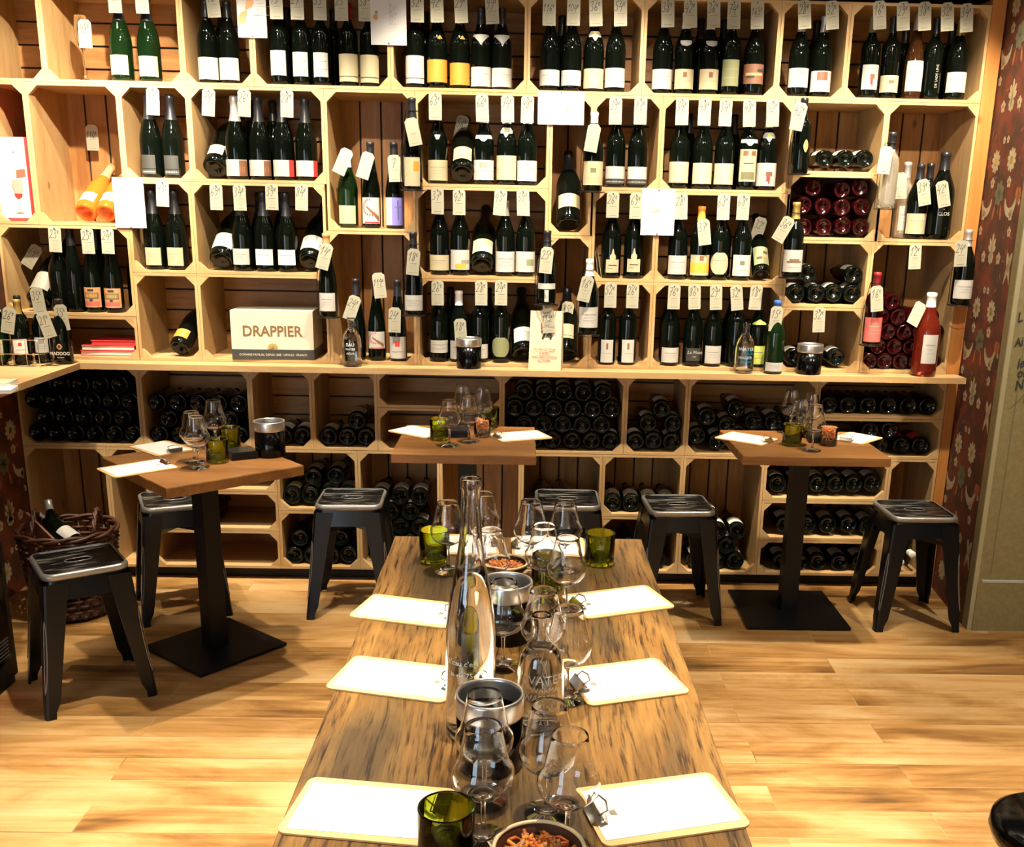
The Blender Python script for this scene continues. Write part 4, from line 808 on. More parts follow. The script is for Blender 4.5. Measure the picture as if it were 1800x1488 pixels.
NT = [  # tags tied to bottle necks or loose: u, top v, Y, text, tilt
 (612, 262, -.012, '', 25, 'blank tag hanging from green bottle neck, tilted'), (649, 268, -.012, '', 18, 'blank tag on tall bottle with pink swirl label'), (692, 272, -.012, '7', -3, 'tag on the bottle with blue picture label'),
 (721, 207, -.118, '', -12, 'white tag hanging from yellow dot bottle'), (1046, 218, -.118, '', 9, 'blank tag on white capped bottle near watercolour'), (1410, 180, -.118, '42e', 10, 'tag 42 € on the bottle with orange emblem'),
 (1560, 257, -.115, '', 4, 'white tag on clear swing-top bottle'), (1583, 303, .02, '', -6, 'upper white tag on silver capped clear bottle'), (1622, 315, -.012, '39e', -12, 'tag 39 € on cream label bottle, right crate'), (1655, 318, -.02, '42e', -14, 'tag 42 € on the CLOS bottle'),
 (576, 428, -.118, '14e', 16, 'tag 14 € on orange capped hanging bottle'), (728, 437, -.118, '18e', 5, 'tag 18 € on black capped hanging bottle'), (963, 434, -.118, '25e', 5, 'tag 25 € on the bottle above paper bag'), (1035, 485, -.118, '16e', 12, 'tag 16 € on white capped bottle beside paper bag'),
 (1390, 382, -.118, '36e', 28, 'strongly tilted tag 36 € on house picture bottle'), (1541, 502, -.118, '16e', -7, 'tag 16 € on coral pink label bottle'), (1691, 422, -.118, '24e', -3, 'tag 24 € on the bottle by the wallpaper'),
 (626, 520, -.035, '24e', 20, 'tag 24 € tilted above the clear water bottle'), (664, 479, -.005, '119e', -6, 'tag 119 € on dark bottle neck, upright crate'), (694, 540, -.010, '24e', 2, 'tag 24 € on red square label bottle'),
 (808, 560, -.008, '18e', -4, 'tag 18 € on cream necked bottle'), (1236, 385, -.010, '37e', -8, 'tag 37 € on the orange banded bottle'),
 (1367, 538, -.075, '15e', 3, 'tag 15 € on the blue capped green bottle'), (148, 34, .04, '48e', 2, 'tag 48 € hanging on the tall stemmed glass'),
 (160, 219, .270, '110e', 0, 'brown edged tag 110 € pinned inside crate back'), (815, 203, .20, '56e', 12, 'dim tag on leaning bottle left of 66 €'), (67, 432, .12, '64e', 35, 'dim tilted tag on leaning bottle at far left'),
 (1340, 382, .12, '32e', 14, 'dim tag on leaning bottle, right third row crate'), (1000, 530, .12, '85e', 8, 'dim tag on bottle behind the paper bag'),
 (1613+8, 532, -.085, '', 28, 'blank tilted tag on the big rosé bottle')]
NT = [(u, v, (-.0598 if 'big ros' in lb else Y), tx, tl, lb) for u, v, Y, tx, tl, lb in NT]
for u, v, Y, txt, tl, lab in NT:
    P0 = W(u, v, Y); price_tag((P0.x, Y, P0.z), txt, tl, lab, -.33 if 'big ros' in lab else 0, pin=False)
def card(u0, u1, v0, v1, Y, name, label, kind, cat='poster', tilt=0):
    a, b = W(u0, v0, Y), W(u1, v1, Y); w_, h = b.x-a.x, a.z-b.z
    o = empty(name, ((a.x+b.x)/2, Y, (a.z+b.z)/2), (0, RD(tilt), 0)); m_ = MB(); m_.box(-w_/2, w_/2, 0, .0006, -h/2, h/2, 'cardpaper'); m_.build('sheet', o)
    m_ = MB()
    def blob(cx, cz, r, mn, k, n=9, sx=1):
        m_.add([(cx+sx*r*(.7+.5*random.random())*cos(2*pi*i/n), -.0002*k, cz+r*(.7+.5*random.random())*sin(2*pi*i/n)) for i in range(n)], [tuple(range(n))], mn)
    if kind == 'coast':
        for i in range(16): t = i/15; blob(-.38*w_+.62*w_*t+.02*sin(i*2)*w_, -.18*h+.70*h*t, .010+.006*sin(i), 'peach', 1+i % 3)
        for i in range(9): ribbon(m_, [(-.0*w_+.02, .40*h-i*.035*h*1.6), (.08*w_+.02+.02*(i % 3), .40*h-i*.035*h*1.6)], .0008, 'grey', -.0008)
        for i in range(6): ribbon(m_, [(.05*w_, -.05*h-i*.05*h), (.38*w_, -.05*h-i*.05*h)], .0008, 'grey', -.0008)
    elif kind == 'pale':
        blob(-.36*w_, -.02*h, .010, 'yellow', 1); blob(-.33*w_, .06*h, .006, 'sage', 2)
        for i in range(10): ribbon(m_, [(random.uniform(.0, .3)*w_, random.uniform(-.25, .3)*h) for _ in range(3)], .0007, 'grey', -.0006)
    elif kind == 'water':
        for i in range(10): blob((-.36+.075*i)*w_, -.10*h+.05*h*sin(i*1.7), .011, ('pinkish', 'peachpale', 'peachpale', 'pinkish')[i % 4], 1+i % 3, sx=1.3)
        blob(-.32*w_, -.04*h, .010, 'peach2', 4); blob(.12*w_, -.06*h, .006, 'peach', 4)
        for i in range(4): blob((.15+.06*i)*w_, -.28*h, .005, 'paleblue', 4, sx=1.5)
    elif kind == 'sketch':
        for i in range(12): ribbon(m_, [(random.uniform(-.3, .1)*w_, random.uniform(-.05, .2)*h) for _ in range(3)], .0006, 'grey', -.0006)
        blob(.0, .18*h, .007, 'peachpale', 1)
    if m_.v: m_.build('picture', o)
    if kind != 'blank' or True:
        for zz in ((.47,) if kind in ('water',) else (-.47,) if kind in ('coast', 'pale') else (.47, -.47) if kind == 'sketch' else (-.485,)):
            pm = MB(); pm.lathe([(0, 0), (.0032, .0005), (.0032, .002), (0, .003)], 'wallgreen', 10, Matrix.Translation((0, -.0004, zz*h)) @ Matrix.Rotation(pi/2, 4, 'X')); pm.build('pin', o)
    tag(o, label, cat)
M['peachpale'] = mat('washed peach', (.80, .60, .42)); M['peach2'] = mat('washed yellow', (.82, .62, .28))
card(414, 470, -24, 67, -.007, 'map_sheet', 'sheet with an orange coastline map pinned over the top row', 'coast')
card(650, 715, -24, 80, -.007, 'map_sheet', 'mostly white sheet with faint lines, pinned right of the coast map', 'pale')
card(946, 1026, 160, 220, -.008, 'map_sheet', 'landscape sheet with pale orange watercolour pinned above slim crate', 'water')
card(1129, 1184, 331, 414, -.008, 'map_sheet', 'white sheet with faint pencil map pinned beside the 26 € tags', 'sketch')
card(196, 258, 311, 401, -.008, 'map_sheet', 'blank white sheet pinned right of the orange rosé bottles', 'blank')
# ================================================================ THINGS IN THE CRATES AND ON THE COUNTER
# wine carton
key = 'D2'; a = W(403, 545, -.01); b = W(551, 628, -.01); w_ = b.x-a.x; zc = CR['D2'][2]+TH+.0005
o = empty('wine_carton', ((a.x+b.x)/2, .0, zc), (0, 0, RD(2))); hh = a.z-zc
m_ = MB(); m_.box(-w_/2, w_/2, .0, .24, .042, hh, 'box'); m_.build('carton_body', o)
m_ = MB(); m_.box(-w_/2-.0005, w_/2+.0005, -.0005, .2405, .0, .042, 'ink'); m_.build('base_band', o)
text_obj('DRAPPIER', .060, 'goldink', 'lettering', o, (.0, -.0008, .115), (pi/2, 0, 0), ext=.0003, xs=.92, bold=.0012)
text_obj('DOMAINE FAMILIAL DEPUIS 1808 · URVILLE · FRANCE', .0125, 'box', 'lettering', o, (.0, -.0012, .020), (pi/2, 0, 0), ext=.0002, xs=.93)
m_ = MB()
for i in range(9): aa = RD(20*i+10); m_.prism([(-.002, 0), (.002, 0), (.003, .022), (-.003, .022)], .0005, 'gold', Matrix.Translation((0, -.0015, .046)) @ Matrix.Rotation(aa-pi/2, 4, 'Y'))
m_.build('crest', o); tag(o, 'white champagne carton lettered DRAPPIER with black base band', 'box')
# gift box
a = W(2, 240, .03); b = W(52, 382, .03); zf = CR['B0'][2]+TH
o = empty('gift_box', (CR['B0'][1]-TH-.089, .03, zf+.0005)); hb = a.z-zf
m_ = MB(); m_.box(-.085, .085, .0, .10, 0, hb, 'red'); m_.build('box_body', o)
m_ = MB(); m_.box(-.062, .062, -.001, 0, .012, hb-.001, 'white'); m_.build('front_panel', o)
m_ = MB(); m_.lathe([(0, .0), (.018, .001), (.002, .006), (.002, .06), (.012, .07), (.022, .10), (.018, .13)], 'grey', 16, Matrix.Translation((.02, -.002, .03)) @ Matrix.Scale(.05, 4, (0, 1, 0)))
m_.add([(.003, -.0035, .105), (.037, -.0035, .105), (.032, -.0035, .093), (.02, -.0035, .086), (.008, -.0035, .093)], [(0, 4, 3, 2, 1)], 'darkred')
m_.prism([(.018, .165), (.055, .170), (.055, .200), (.02, .195)], .0005, 'brownart', Matrix.Translation((0, -.002, 0))); m_.prism([(.0, .27), (.006, .262), (.012, .27), (.006, .256)], .0005, 'ink', Matrix.Translation((.01, -.002, 0)))
m_.build('printed_picture', o); tag(o, 'red and white gift box printed with a wine glass', 'box')
# tagged stemmed glass in the top left crate
def glass_profile(kind):
    if kind == 'flute': out = [(0, .003), (.030, .0015), (.031, .003), (.008, .009), (.0035, .02), (.003, .10), (.010, .112), (.021, .135), (.0235, .17), (.020, .215)]
    else: out = [(0, .0015), (.030, .001), (.0325, .002), (.0325, .003), (.014, .006), (.005, .012), (.0035, .022), (.0033, .055), (.0055, .064), (.018, .0695), (.032, .078), (.0405, .091), (.0425, .103), (.0410, .110), (.0365, .116), (.0345, .122), (.0300, .142), (.0255, .164), (.0245, .171)]
    return out
def glass_mesh(kind, seg=32):
    k = ('g', kind)
    if k not in MC:
        out = glass_profile(kind); t = .0009; zi = .113 if kind == 'flute' else .066
        inner = [(max(r-t, .001), z+(.0008 if z < zi+.01 else 0)) for r, z in out if z >= zi-.001][::-1]
        inner = [(out[-1][0]-t*.15, out[-1][1]+.0004), (out[-1][0]-t*.5, out[-1][1]+.0006), (out[-1][0]-t*.85, out[-1][1]+.0004)]+inner; inner[3] = (out[-1][0]-t, out[-1][1]); m_ = MB(); m_.lathe([(0, 0), (.0315, 0)]+out[1:]+inner+[(0, zi+.0015)], 'goblet', seg)
        MC[k] = m_.mesh('wine_glass')
    return MC[k]
def wine_glass(p, label, kind='w', s_=1, group=None, rz=0):
    o = link('wine_glass', glass_mesh(kind), None, p, (0, 0, rz)); o.scale = (s_,)*3
    return tag(o, label, 'wine glass', group)
zf = CR['A1'][2]+TH; P0 = W(150, 133, .07)
wine_glass((P0.x, .07, zf+.0005), 'tall stemmed glass with a price tag beside two champagne bottles', 'flute', 1.1)
# books
zf = CR['D0'][2]+TH
for i, (u0, u1, c, w2, txt) in enumerate(((139, 236, 'bookred', .0, 'lowest white and red book of the low crate stack'), (142, 235, 'bookred', .0, 'middle book of the red and white stack'), (160, 238, 'bookred', .0, 'top red book of the stack in the low crate'))):
    a, b = W(u0, 600, .03), W(u1, 600, .03); o = empty('book', ((a.x+b.x)/2, .03, zf+.001+i*.0215), (0, 0, RD((-1, 1.5, 3)[i]))); ww = (b.x-a.x)/2
    m_ = MB(); m_.box(-ww, ww, 0, .17, 0, .002, c); m_.box(-ww, ww, 0, .17, .018, .020, c); m_.box(ww-.002, ww, 0, .17, .002, .018, c); m_.build('cover', o)
    m_ = MB(); m_.box(-ww+.003, ww-.0025, .003, .167, .0025, .0175, 'pinkish' if i < 2 else 'red'); m_.build('pages', o); tag(o, txt, 'book', 'books in the low crate')
# paper bag
P0 = H(957, 650, CT); o = empty('paper_bag', (P0.x, -.075, CT+.0005), (0, 0, RD(-3))); hb = W(957, 547, -.075).z-CT
m_ = MB(); hx = .066; m_.add([(-hx, 0, 0), (hx, 0, 0), (hx+.008, .06, 0), (-hx+.008, .06, 0), (-hx+.006, .008, hb), (hx, .008, hb), (hx+.006, .02, hb), (-hx+.01, .02, hb)], [(0, 1, 5, 4), (1, 2, 6, 5), (2, 3, 7, 6), (3, 0, 4, 7), (0, 3, 2, 1), (4, 5, 6, 7)], 'kraft'); m_.build('bag_body', o)
m_ = MB(); m_.box(-.024, .030, -.0005, .0, .115, hb-.02, 'paper'); m_.build('bag_label', o, (0, .001, 0), (RD(-2), 0, 0))
m_ = MB(); m_.box(-.022, .022, -.001, .0, hb-.073, hb-.048, 'red'); m_.build('red_badge', o, (.004, .003, 0))
text_obj('74', .045, 'ink', 'number', o, (.006, -.0005+.003, hb-.097), (pi/2, 0, 0), ext=.0003, bold=.002)
for i, (s2, y2) in enumerate((('UN VIN DE TERRE', .083), ('À BOIRE', .068), ('AVEC DES COPAINS', .053), ('AU SOLEIL', .038))): text_obj(s2, .0115, 'red', 'printed_line', o, (-.002, -.0012, y2), (pi/2, 0, 0), ext=.0002)
tag(o, 'kraft paper bag marked 74 with red print standing on the counter', 'bag')
P0 = W(962, 545, -.08); price_tag((P0.x, -.078, P0.z+.01), '19,5e', -5, 'short tag 19,5 € clipped on the top of the kraft bag', pin=False)
# ceramic coolers
def cooler(p, label, s_=1):
    r, h = .052, .122
    o = empty('wine_cooler', p); o.scale = (s_,)*3
    m_ = MB(); m_.lathe([(0, 0), (r-.002, 0), (r-.001, .002), (r-.001, h*.74), (r-.006, h*.74), (r-.006, .006), (0, .006)], 'gloss', 40); m_.build('body', o)
    m_ = MB(); m_.lathe([(r-.003, h*.735), (r, h*.735), (r+.0005, h*.76), (r+.0008, h*.97), (r-.0002, h), (r-.0035, h), (r-.004, h*.96), (r-.005, h*.6), (r-.005, .01), (0, .008)], 'brushed', 48); m_.build('metal_rim', o)
    tag(o, label, 'wine cooler', 'black wine coolers with silver rims'); return o
P('gloss', (.001, .001, .0012), .14, spec=.3); P('brushed', (.66, .65, .63), .30, metal=.95)
for u, v, z, lb in ((826, 641, CT, 'black cooler with silver rim standing on the counter, middle'), (1418, 655, CT, 'black cooler with silver rim on counter before lying bottles'), (476, 800, .75, 'black cooler with silver rim on the left square table'), (889, 1120, .75, 'black cooler on the long table behind the tall bottle'), (860, 1343, .75, 'front black cooler on the long table, beside tall bottle')):
    P0 = H(u, v, z); cooler((P0.x, -.045 if z > .9 else P0.y, z+.0005), lb)
# water bottles
def water_bottle(p, label, h=.19, r=.040, level=.8, prints=None, rz=0, tall=False):
    if tall: out = [(0, .004), (.030, .001), (.037, .001), (.040, .005), (.0405, .02), (.0405, .17), (.038, .21), (.031, .255), (.023, .295), (.0175, .34), (.0150, .39), (.0145, .415), (.0165, .417), (.0165, .431), (.0150, .434)]
    else: k = h/.19; out = [(0, .004), (.028, .001), (.035, .001), (.038, .004), (.040, .02), (.040, .085*k), (.0385, .105*k), (.033, .125*k), (.022, .142*k), (.0155, .150*k), (.0140, .158*k), (.0140, .172*k), (.0165, .174*k), (.0165, .186*k), (.0150, .19*k)]
    t = .0022; inner = [(max(.001, a_-t), b_) for a_, b_ in out[4:]][::-1]; inner[0] = (out[-1][0]-t, out[-1][1])
    o = empty('water_bottle', p, (0, 0, rz)); m_ = MB(); m_.lathe([(0, 0), (.030, 0)]+out[1:]+inner+[(out[3][0]-t, .009), (.02, .008), (0, .008)], 'glass', 40); m_.build('bottle_glass', o)
    H_ = out[-1][1]; lv = H_*level; wp = [(0, .0084), (.02, .0084), (out[3][0]-t-.0004, .0095)]+[(a_-t-.0004, b_) for a_, b_ in out[4:] if b_ < lv]
    rr = None
    for (a0, b0), (a1, b1) in zip(out, out[1:]):
        if b0 <= lv <= b1: rr = a0+(a1-a0)*(lv-b0)/(b1-b0)-t-.0004
    m_ = MB(); m_.lathe(wp+[(rr, lv), (0, lv)], 'water', 40); m_.build('water', o)
    for (s2, sz, zz, mn, xo) in prints or []:
        t2 = text_obj(s2, sz, mn, 'print', o, (0, 0, 0), (0, 0, 0), ext=0)
        R2 = .0409
        for v_ in t2.data.vertices:
            aa = (v_.co.x+xo)/R2; z_ = v_.co.y+zz; v_.co = (R2*sin(aa), -R2*cos(aa), z_)
    tag(o, label, 'water bottle'); return o
P0 = H(827, 1287, .75); water_bottle((P0.x, P0.y, .7505), 'tall clear bottle of water standing on the long wooden table', tall=True, level=.66, prints=[("L'eau c'est", .013, .140, 'glassprint', -.012), ('la vie 75', .012, .120, 'glassprint', -.014), ('50', .011, .100, 'glassprint', -.012), ('25', .011, .082, 'glassprint', -.012), ('10', .011, .065, 'glassprint', -.008)])
WP = [('WATER', .022, .100, 'glassprint', .006), ('E WARMA', .013, .083, 'glassprint', .002), ('WASSER', .015, .069, 'glassprint', -.002), ('AQUA', .013, .054, 'teal', .016), ('ACQUA', .013, .040, 'glassprint', -.004), ('EAU', .014, .025, 'glassprint', 0)]
P0 = H(948, 1275, .75); water_bottle((P0.x, P0.y, .7505), 'small lettered clear water bottle standing on the long table', h=.20, prints=WP, level=.72)
P0 = H(627, 636, CT); water_bottle((P0.x, -.052, CT+.0005), 'clear water bottle with white print before upright crate', h=.195, prints=[('EAU', .018, .09, 'glassprint', 0), ('WATER', .012, .072, 'glassprint', 0), ('AGUA', .012, .055, 'glassprint', 0)])
P0 = H(1302, 652, CT); water_bottle((P0.x, -.055, CT+.0005), 'water bottle with blue and white print on the counter', h=.205, prints=[('WATER', .020, .10, 'paleblue', 0), ('AQUA', .018, .083, 'teal', .004), ('WASSER', .016, .066, 'paleblue', -.004), ('AGUA', .016, .05, 'teal', 0)])
# counter bottles
def on_counter(u, v, kind, lab, cap, gm, txt, s_=1, z=CT, capf=.2, Y=None):
    P0 = H(u, v, z)
    if Y is None: Y = P0.y
    else: P0 = W(u, v, Y)
    return bottle((P0.x, Y, z+.0006), kind, lab, cap, gm, (0, 0, 0), None, capf, txt, scale=s_)
on_counter(1358, 650, 'bu', (.012, .048, .07, 'white', 'l'), 'blue', 'bottle_green', 'green bottle with blue capsule standing on the counter', Y=-.05)
on_counter(1622, 655, 'mg', (.055, .172, .060, 'white', 'l'), 'whitefoil', 'rose', 'big rosé bottle with white label on right counter end', Y=-.042, capf=.17, s_=1.0)
o = on_counter(113, 628, 'bs', None, 'darkfoil', 'bottle', 'black bottle lettered MADDOG at the counter corner', .88, Y=-.12)
text_obj('MADDOG', .020, 'white', 'label_script', o, (.0, -.0412, .05), (pi/2, 0, 0), ext=.0001, bold=.0006)
m_ = MB(); patch(m_, 'bu', -.32, .32, .068, .094, .0008, 'peach', 6, lambda t_: max(.2, sin(pi*(.08+.85*t_)))); patch(m_, 'bu', -.13, .13, .074, .088, .0014, 'ink', 3); patch(m_, 'bu', -.4, .4, .030, .034, .0008, 'grey'); m_.build('label', o)
P0 = W(104, 535, -.140); price_tag((P0.x, -.1385, P0.z), '35e', -5, 'tag 35 € on the MADDOG bottle', pin=False)
# wire basket with bottles on the left counter
BK = H(48, 640, CT); bx, by = BK.x-.060, BK.y+.03
PZ = CT+.0008
WB = [(-.115, -.035, 'bo', ('white', 'l'), 'bottle', 'dark bottle, front left in the wire basket'), (-.035, -.060, 'bs', ('cream', 'l'), 'bottle_green', 'green bottle with cream label in front of the wire basket'), (.045, -.030, 'bs', ('pinkish', 'rs'), 'bottle', 'bottle with small pinkish label, right front of wire basket'), (-.075, .045, 'bs', ('white', 'tx'), 'bottle', 'dark bottle, rear left in the wire basket'), (.010, .050, 'bo', None, 'bottle', 'dark bottle, rear middle in the wire basket'), (.100, .035, 'bu', ('white', 'm'), 'bottle', 'bottle with white marked label, right end of wire basket')]
for i, (dx, dy, kind, lb, gm, txt) in enumerate(WB):
    bottle((bx+dx, by+dy, PZ+.003), kind, (.045, .115, .056, lb[0], lb[1]) if lb else None, ['redfoil', 'darkfoil', 'gold', 'whitefoil', 'darkfoil', 'gold'][i], gm, (0, 0, RD(random.uniform(0, 20))), None, .22, txt, scale=.86, group=None)
m_ = MB()
def rr_path(hx, hy, z, n=6, rc=.03, ox=0, oy=0):
    pts = []
    for cx, cy, a0 in ((hx-rc, hy-rc, 0), (-hx+rc, hy-rc, 90), (-hx+rc, -hy+rc, 180), (hx-rc, -hy+rc, 270)):
        for k in range(n+1): a_ = RD(a0+90*k/n); pts.append((cx+rc*cos(a_)+ox, cy+rc*sin(a_)+oy, z))
    return pts
for z in (.0025, .05, .105): m_.tube(rr_path(.155, .105, z), .0016, 'chrome', 6, True)
for k in range(7):
    x = -.145+k*.0483
    m_.tube([(x, -.105, .105), (x, -.105, .0025), (x, .105, .0025), (x, .105, .105)], .0013, 'chrome', 6)
for k in range(4):
    y = -.075+k*.05; m_.tube([(-.155, y, .105), (-.155, y, .0025), (.155, y, .0025), (.155, y, .105)], .0013, 'chrome', 6)
o = m_.build('wire_basket', None, (bx, by, PZ)); tag(o, 'chrome wire basket full of bottles on the left counter', 'basket')
for u, v, tl, txt, dy in ((17, 540, 12, '26e', -.12), (62, 505, -6, '35e', -.02), (72, 548, -16, '21e', -.10)):
    P0 = W(u, v, by+dy); price_tag((P0.x, by+dy, P0.z), txt, tl, 'tag %s € hanging at the wire basket bottles' % txt[:-1], pin=False)
for i, (u, v, c) in enumerate(((8, 690, 'paper'), (6, 684, 'kraft'))):
    P0 = H(u, v, CT); o = empty('booklet', (P0.x-.03, P0.y+.02, CT+.0006+i*.0125), (0, 0, RD(12-8*i))); m_ = MB(); m_.box(-.07, .05, -.05, .05, 0, .011, 'paper'); m_.build('pages', o); m_ = MB(); m_.box(-.071, .051, -.051, .051, .011, .0118, c); m_.build('cover', o); tag(o, ['lower', 'upper'][i]+' booklet of the pair on the left counter edge', 'booklet')
# papers in crate C7
zf = CR['C7'][2]+TH
for i, (u, t) in enumerate(((1049, 8), (1055, 10))):
    P0 = W(u, 480, .04); o = link('leaflet', MB().box(-.0006, .0006, 0, .15, 0, .10, 'cream').mesh('leaflet'), None, (P0.x+.006, .04, zf+.001), (0, -RD(t), 0)); tag(o, ['left', 'right'][i]+' cream leaflet leaning beside the flame label bottles', 'leaflet')
# ================================================================ TABLES
def table_top(mb, hx, hy, t, mn, seed=0, rough=True):
    random.seed(seed); n = 14; vs_ = []; pts = []
    for cx, cy, dx, dy, L in ((-hx, -hy, 1, 0, 2*hx), (hx, -hy, 0, 1, 2*hy), (hx, hy, -1, 0, 2*hx), (-hx, hy, 0, -1, 2*hy)):
        for k in range(n): j = random.uniform(-.0018, .0018) if (rough and k) else 0; pts.append((cx+dx*L*k/n+dy*j, cy+dy*L*k/n-dx*j))
    N = len(pts); mb.add([(x*.994, y*.994, 0) for x, y in pts]+[(x*.994, y*.994, -t) for x, y in pts]+[(x, y, -.003) for x, y in pts]+[(x, y, -t+.003) for x, y in pts],
        [tuple(range(N)), tuple(range(2*N-1, N-1, -1))]+[(i, i+2*N, (i+1) % N+2*N, (i+1) % N) for i in range(N)]+[(i+2*N, i+3*N, (i+1) % N+3*N, (i+1) % N+2*N) for i in range(N)]+[(i+3*N, i+N, (i+1) % N+N, (i+1) % N+3*N) for i in range(N)], mn)
TZ = .75
o = empty('long_table', (0, -2.62, 0)); L = 1.94
m_ = MB(); table_top(m_, .3255, L/2, .05, 'oak_y', 3); m_.build('table_top', o, (.0, 0, TZ))
for sx in (-1, 1):
    for sy in (-1, 1): m_ = MB(); m_.box(-.035, .035, -.035, .035, 0, TZ-.05, 'matblack'); m_.build('leg', o, (sx*.20, sy*(L/2-.25), 0))
m_ = MB(); m_.box(-.17, .17, -.02, .02, TZ-.10, TZ-.05, 'matblack'); m_.build('apron', o, (0, L/2-.25, 0)); tag(o, 'long reclaimed oak table running toward the back wall', 'table')
def small_table(cx, cy, rz, hx, hy, label, px=0, py=0, bz=0, bs=.205, th=.034):
    o = empty('square_table', (cx, cy, 0), (0, 0, rz))
    m_ = MB(); table_top(m_, hx, hy, th, 'oak_small', int(abs(cx)*10)); m_.build('table_top', o, (0, 0, TZ))
    m_ = MB(); m_.box(-.033, .033, -.033, .033, .014, TZ-th-.006, 'matblack'); m_.build('pole', o, (px, py, 0), (0, 0, bz))
    m_ = MB(); m_.box(-.15, .15, -.15, .15, TZ-th-.006, TZ-th-.0003, 'matblack'); m_.build('top_plate', o, (px, py, 0), (0, 0, bz))
    m_ = MB(); m_.box(-bs, bs, -bs, bs, .004, .014, 'matblack'); m_.box(-bs+.03, bs-.03, -bs+.03, bs-.03, 0, .004, 'black'); m_.build('base_plate', o, (px, py, 0), (0, 0, bz))
    tag(o, label, 'table', 'square pedestal tables'); return o
T1r = math.atan2(-.914+1.202, -.697+1.064)
c1 = Vector((-1.066, -.875)); small_table(c1.x, c1.y, RD(42), .235, .258, 'square wooden pedestal table on the left, turned at an angle', .07, .15, RD(8), .182)
small_table(-.197, -.478, 0, .255, .247, 'square wooden pedestal table at the middle of the wall')
small_table(1.068, -.452, 0, .268, .224, 'square wooden pedestal table on the right before the wall', .050, .165)
# stools
def make_stool():
    r = empty('metal_stool'); hs = .130; Hs = .462
    def rr(h, z, rc=.035, n=6): return [Vector(p) for p in rr_path(h, h, z, n, rc)]
    # seat pan with raised rim and hand slot
    m_ = MB(); rings = [rr(hs-.006, Hs-.022), rr(hs, Hs-.018), rr(hs+.001, Hs-.006), rr(hs-.003, Hs), rr(hs-.010, Hs+.0005, .030)]; N = len(rings[0]); vs_ = [v for R_ in rings for v in R_]
    fs = [(k*N+i, k*N+(i+1) % N, (k+1)*N+(i+1) % N, (k+1)*N+i) for k in range(len(rings)-1) for i in range(N)]
    m_.add(vs_, fs, 'steeledge', True); m_.build('seat_rim', r)
    m_ = MB(); a_ = rr(hs-.010, Hs+.0005, .030); b_ = rr(hs-.015, Hs-.0035, .027); vs_ = a_+b_; fs = [(i, (i+1) % N, N+(i+1) % N, N+i) for i in range(N)]
    slot = [Vector((.024*cos(2*pi*(i+.5)/N)+(.014 if cos(2*pi*(i+.5)/N) > 0 else -.014), .016*sin(2*pi*(i+.5)/N), Hs-.0035)) for i in range(N)]
    vs_ += slot; fs += [(N+i, N+(i+1) % N, 2*N+(i+1) % N, 2*N+i) for i in range(N)]
    vs_ += [Vector((v.x, v.y, Hs-.02)) for v in slot]; fs += [(2*N+i, 2*N+(i+1) % N, 3*N+(i+1) % N, 3*N+i) for i in range(N)]
    m_.add(vs_, fs, 'steel', False); m_.build('seat', r)
    m_ = MB(); m_.tube([(v.x*1.10, v.y*1.10, Hs-.0030) for v in slot], .0016, 'steeledge', 5, True); m_.build('slot_edge', r)
    m_ = MB(); R0, R1 = rr(hs-.004, Hs-.022), rr(hs+.006, Hs-.085, .03); m_.add(R0+R1, [(i, i+N, (i+1) % N+N, (i+1) % N) for i in range(N)], 'steelplain', True); m_.build('apron', r)
    for sx in (-1, 1):
        for sy in (-1, 1):
            # leg: folded angle section, wide at the top, narrow at the foot
            m_ = MB(); secs = []
            for t in (0, .5, .88, .95, 1):
                z = (Hs-.03)*(1-t); c = hs+.002+(.170-hs)*t; w_ = .074*(1-t)+.040*t if t < .94 else .032; d = .012
                secs.append([(c, c-w_, z), (c, c-.010, z), (c-.003, c-.003, z), (c-.010, c, z), (c-w_, c, z), (c-w_, c-d*.6, z), (c-d, c-d, z), (c-d*.6, c-w_, z)])
            vs_ = [(p[0]*sx, p[1]*sy, p[2]) for S in secs for p in S]; n = 8
            fs = [(k*n+i, k*n+(i+1) % n, (k+1)*n+(i+1) % n, (k+1)*n+i) for k in range(4) for i in range(n)]+[tuple(range(4*n, 5*n))]
            m_.add(vs_, fs, 'steelplain'); lg = m_.build('leg', r, recalc=True)
            # pressed rib on the corner, worn bright at its rim
            m_ = MB(); pts = []
            for k in range(17):
                a2 = 2*pi*k/16; t = .53+.27*cos(a2)*-1; c = hs+.002+(.172-hs)*t+.0012; off = .007*sin(a2); z = (Hs-.03)*(1-t)
                pts.append(((c-.003-max(0, off))*sx, (c-.003-max(0, -off))*sy, z))
            m_.tube(pts[:-1], .0013, 'steeledge', 5, True); m_.build('rib', lg)
    m_ = MB()
    for s_ in (1, -1):
        m_.add([(-.14*s_, -.14, .335), (-.13*s_, -.14, .355), (.14*s_, .14, .355), (.13*s_, .14, .335), (-.14*s_, -.137, .335), (-.13*s_, -.137, .355), (.14*s_, .143, .355), (.13*s_, .143, .335)], [(0, 1, 2, 3), (7, 6, 5, 4)], 'steelplain')
    m_.build('cross_brace', r)
    return r
st0 = make_stool()
ST = [((-1.432, -1.052), 34, 'worn black metal stool at the front left by the wicker basket'), ((-1.36, -.32), 24, 'black metal stool behind the left pedestal table'), ((-.672, -.268), 2, 'black metal stool against the crates, left of long table'), ((.196, -.235), 0, 'black metal stool half hidden behind the long table glasses'), ((.638, -.292), 3, 'black metal stool between long table and right pedestal table'), ((1.585, -.325), 1, 'black metal stool at far right beside the olive wall')]
for i, ((x, y), a_, lb) in enumerate(ST):
    o = st0 if i == 0 else copy_tree(st0)
    o.location = (x, y, 0); o.rotation_euler = (0, 0, RD(a_)); tag(o, lb, 'stool', 'black metal stools')
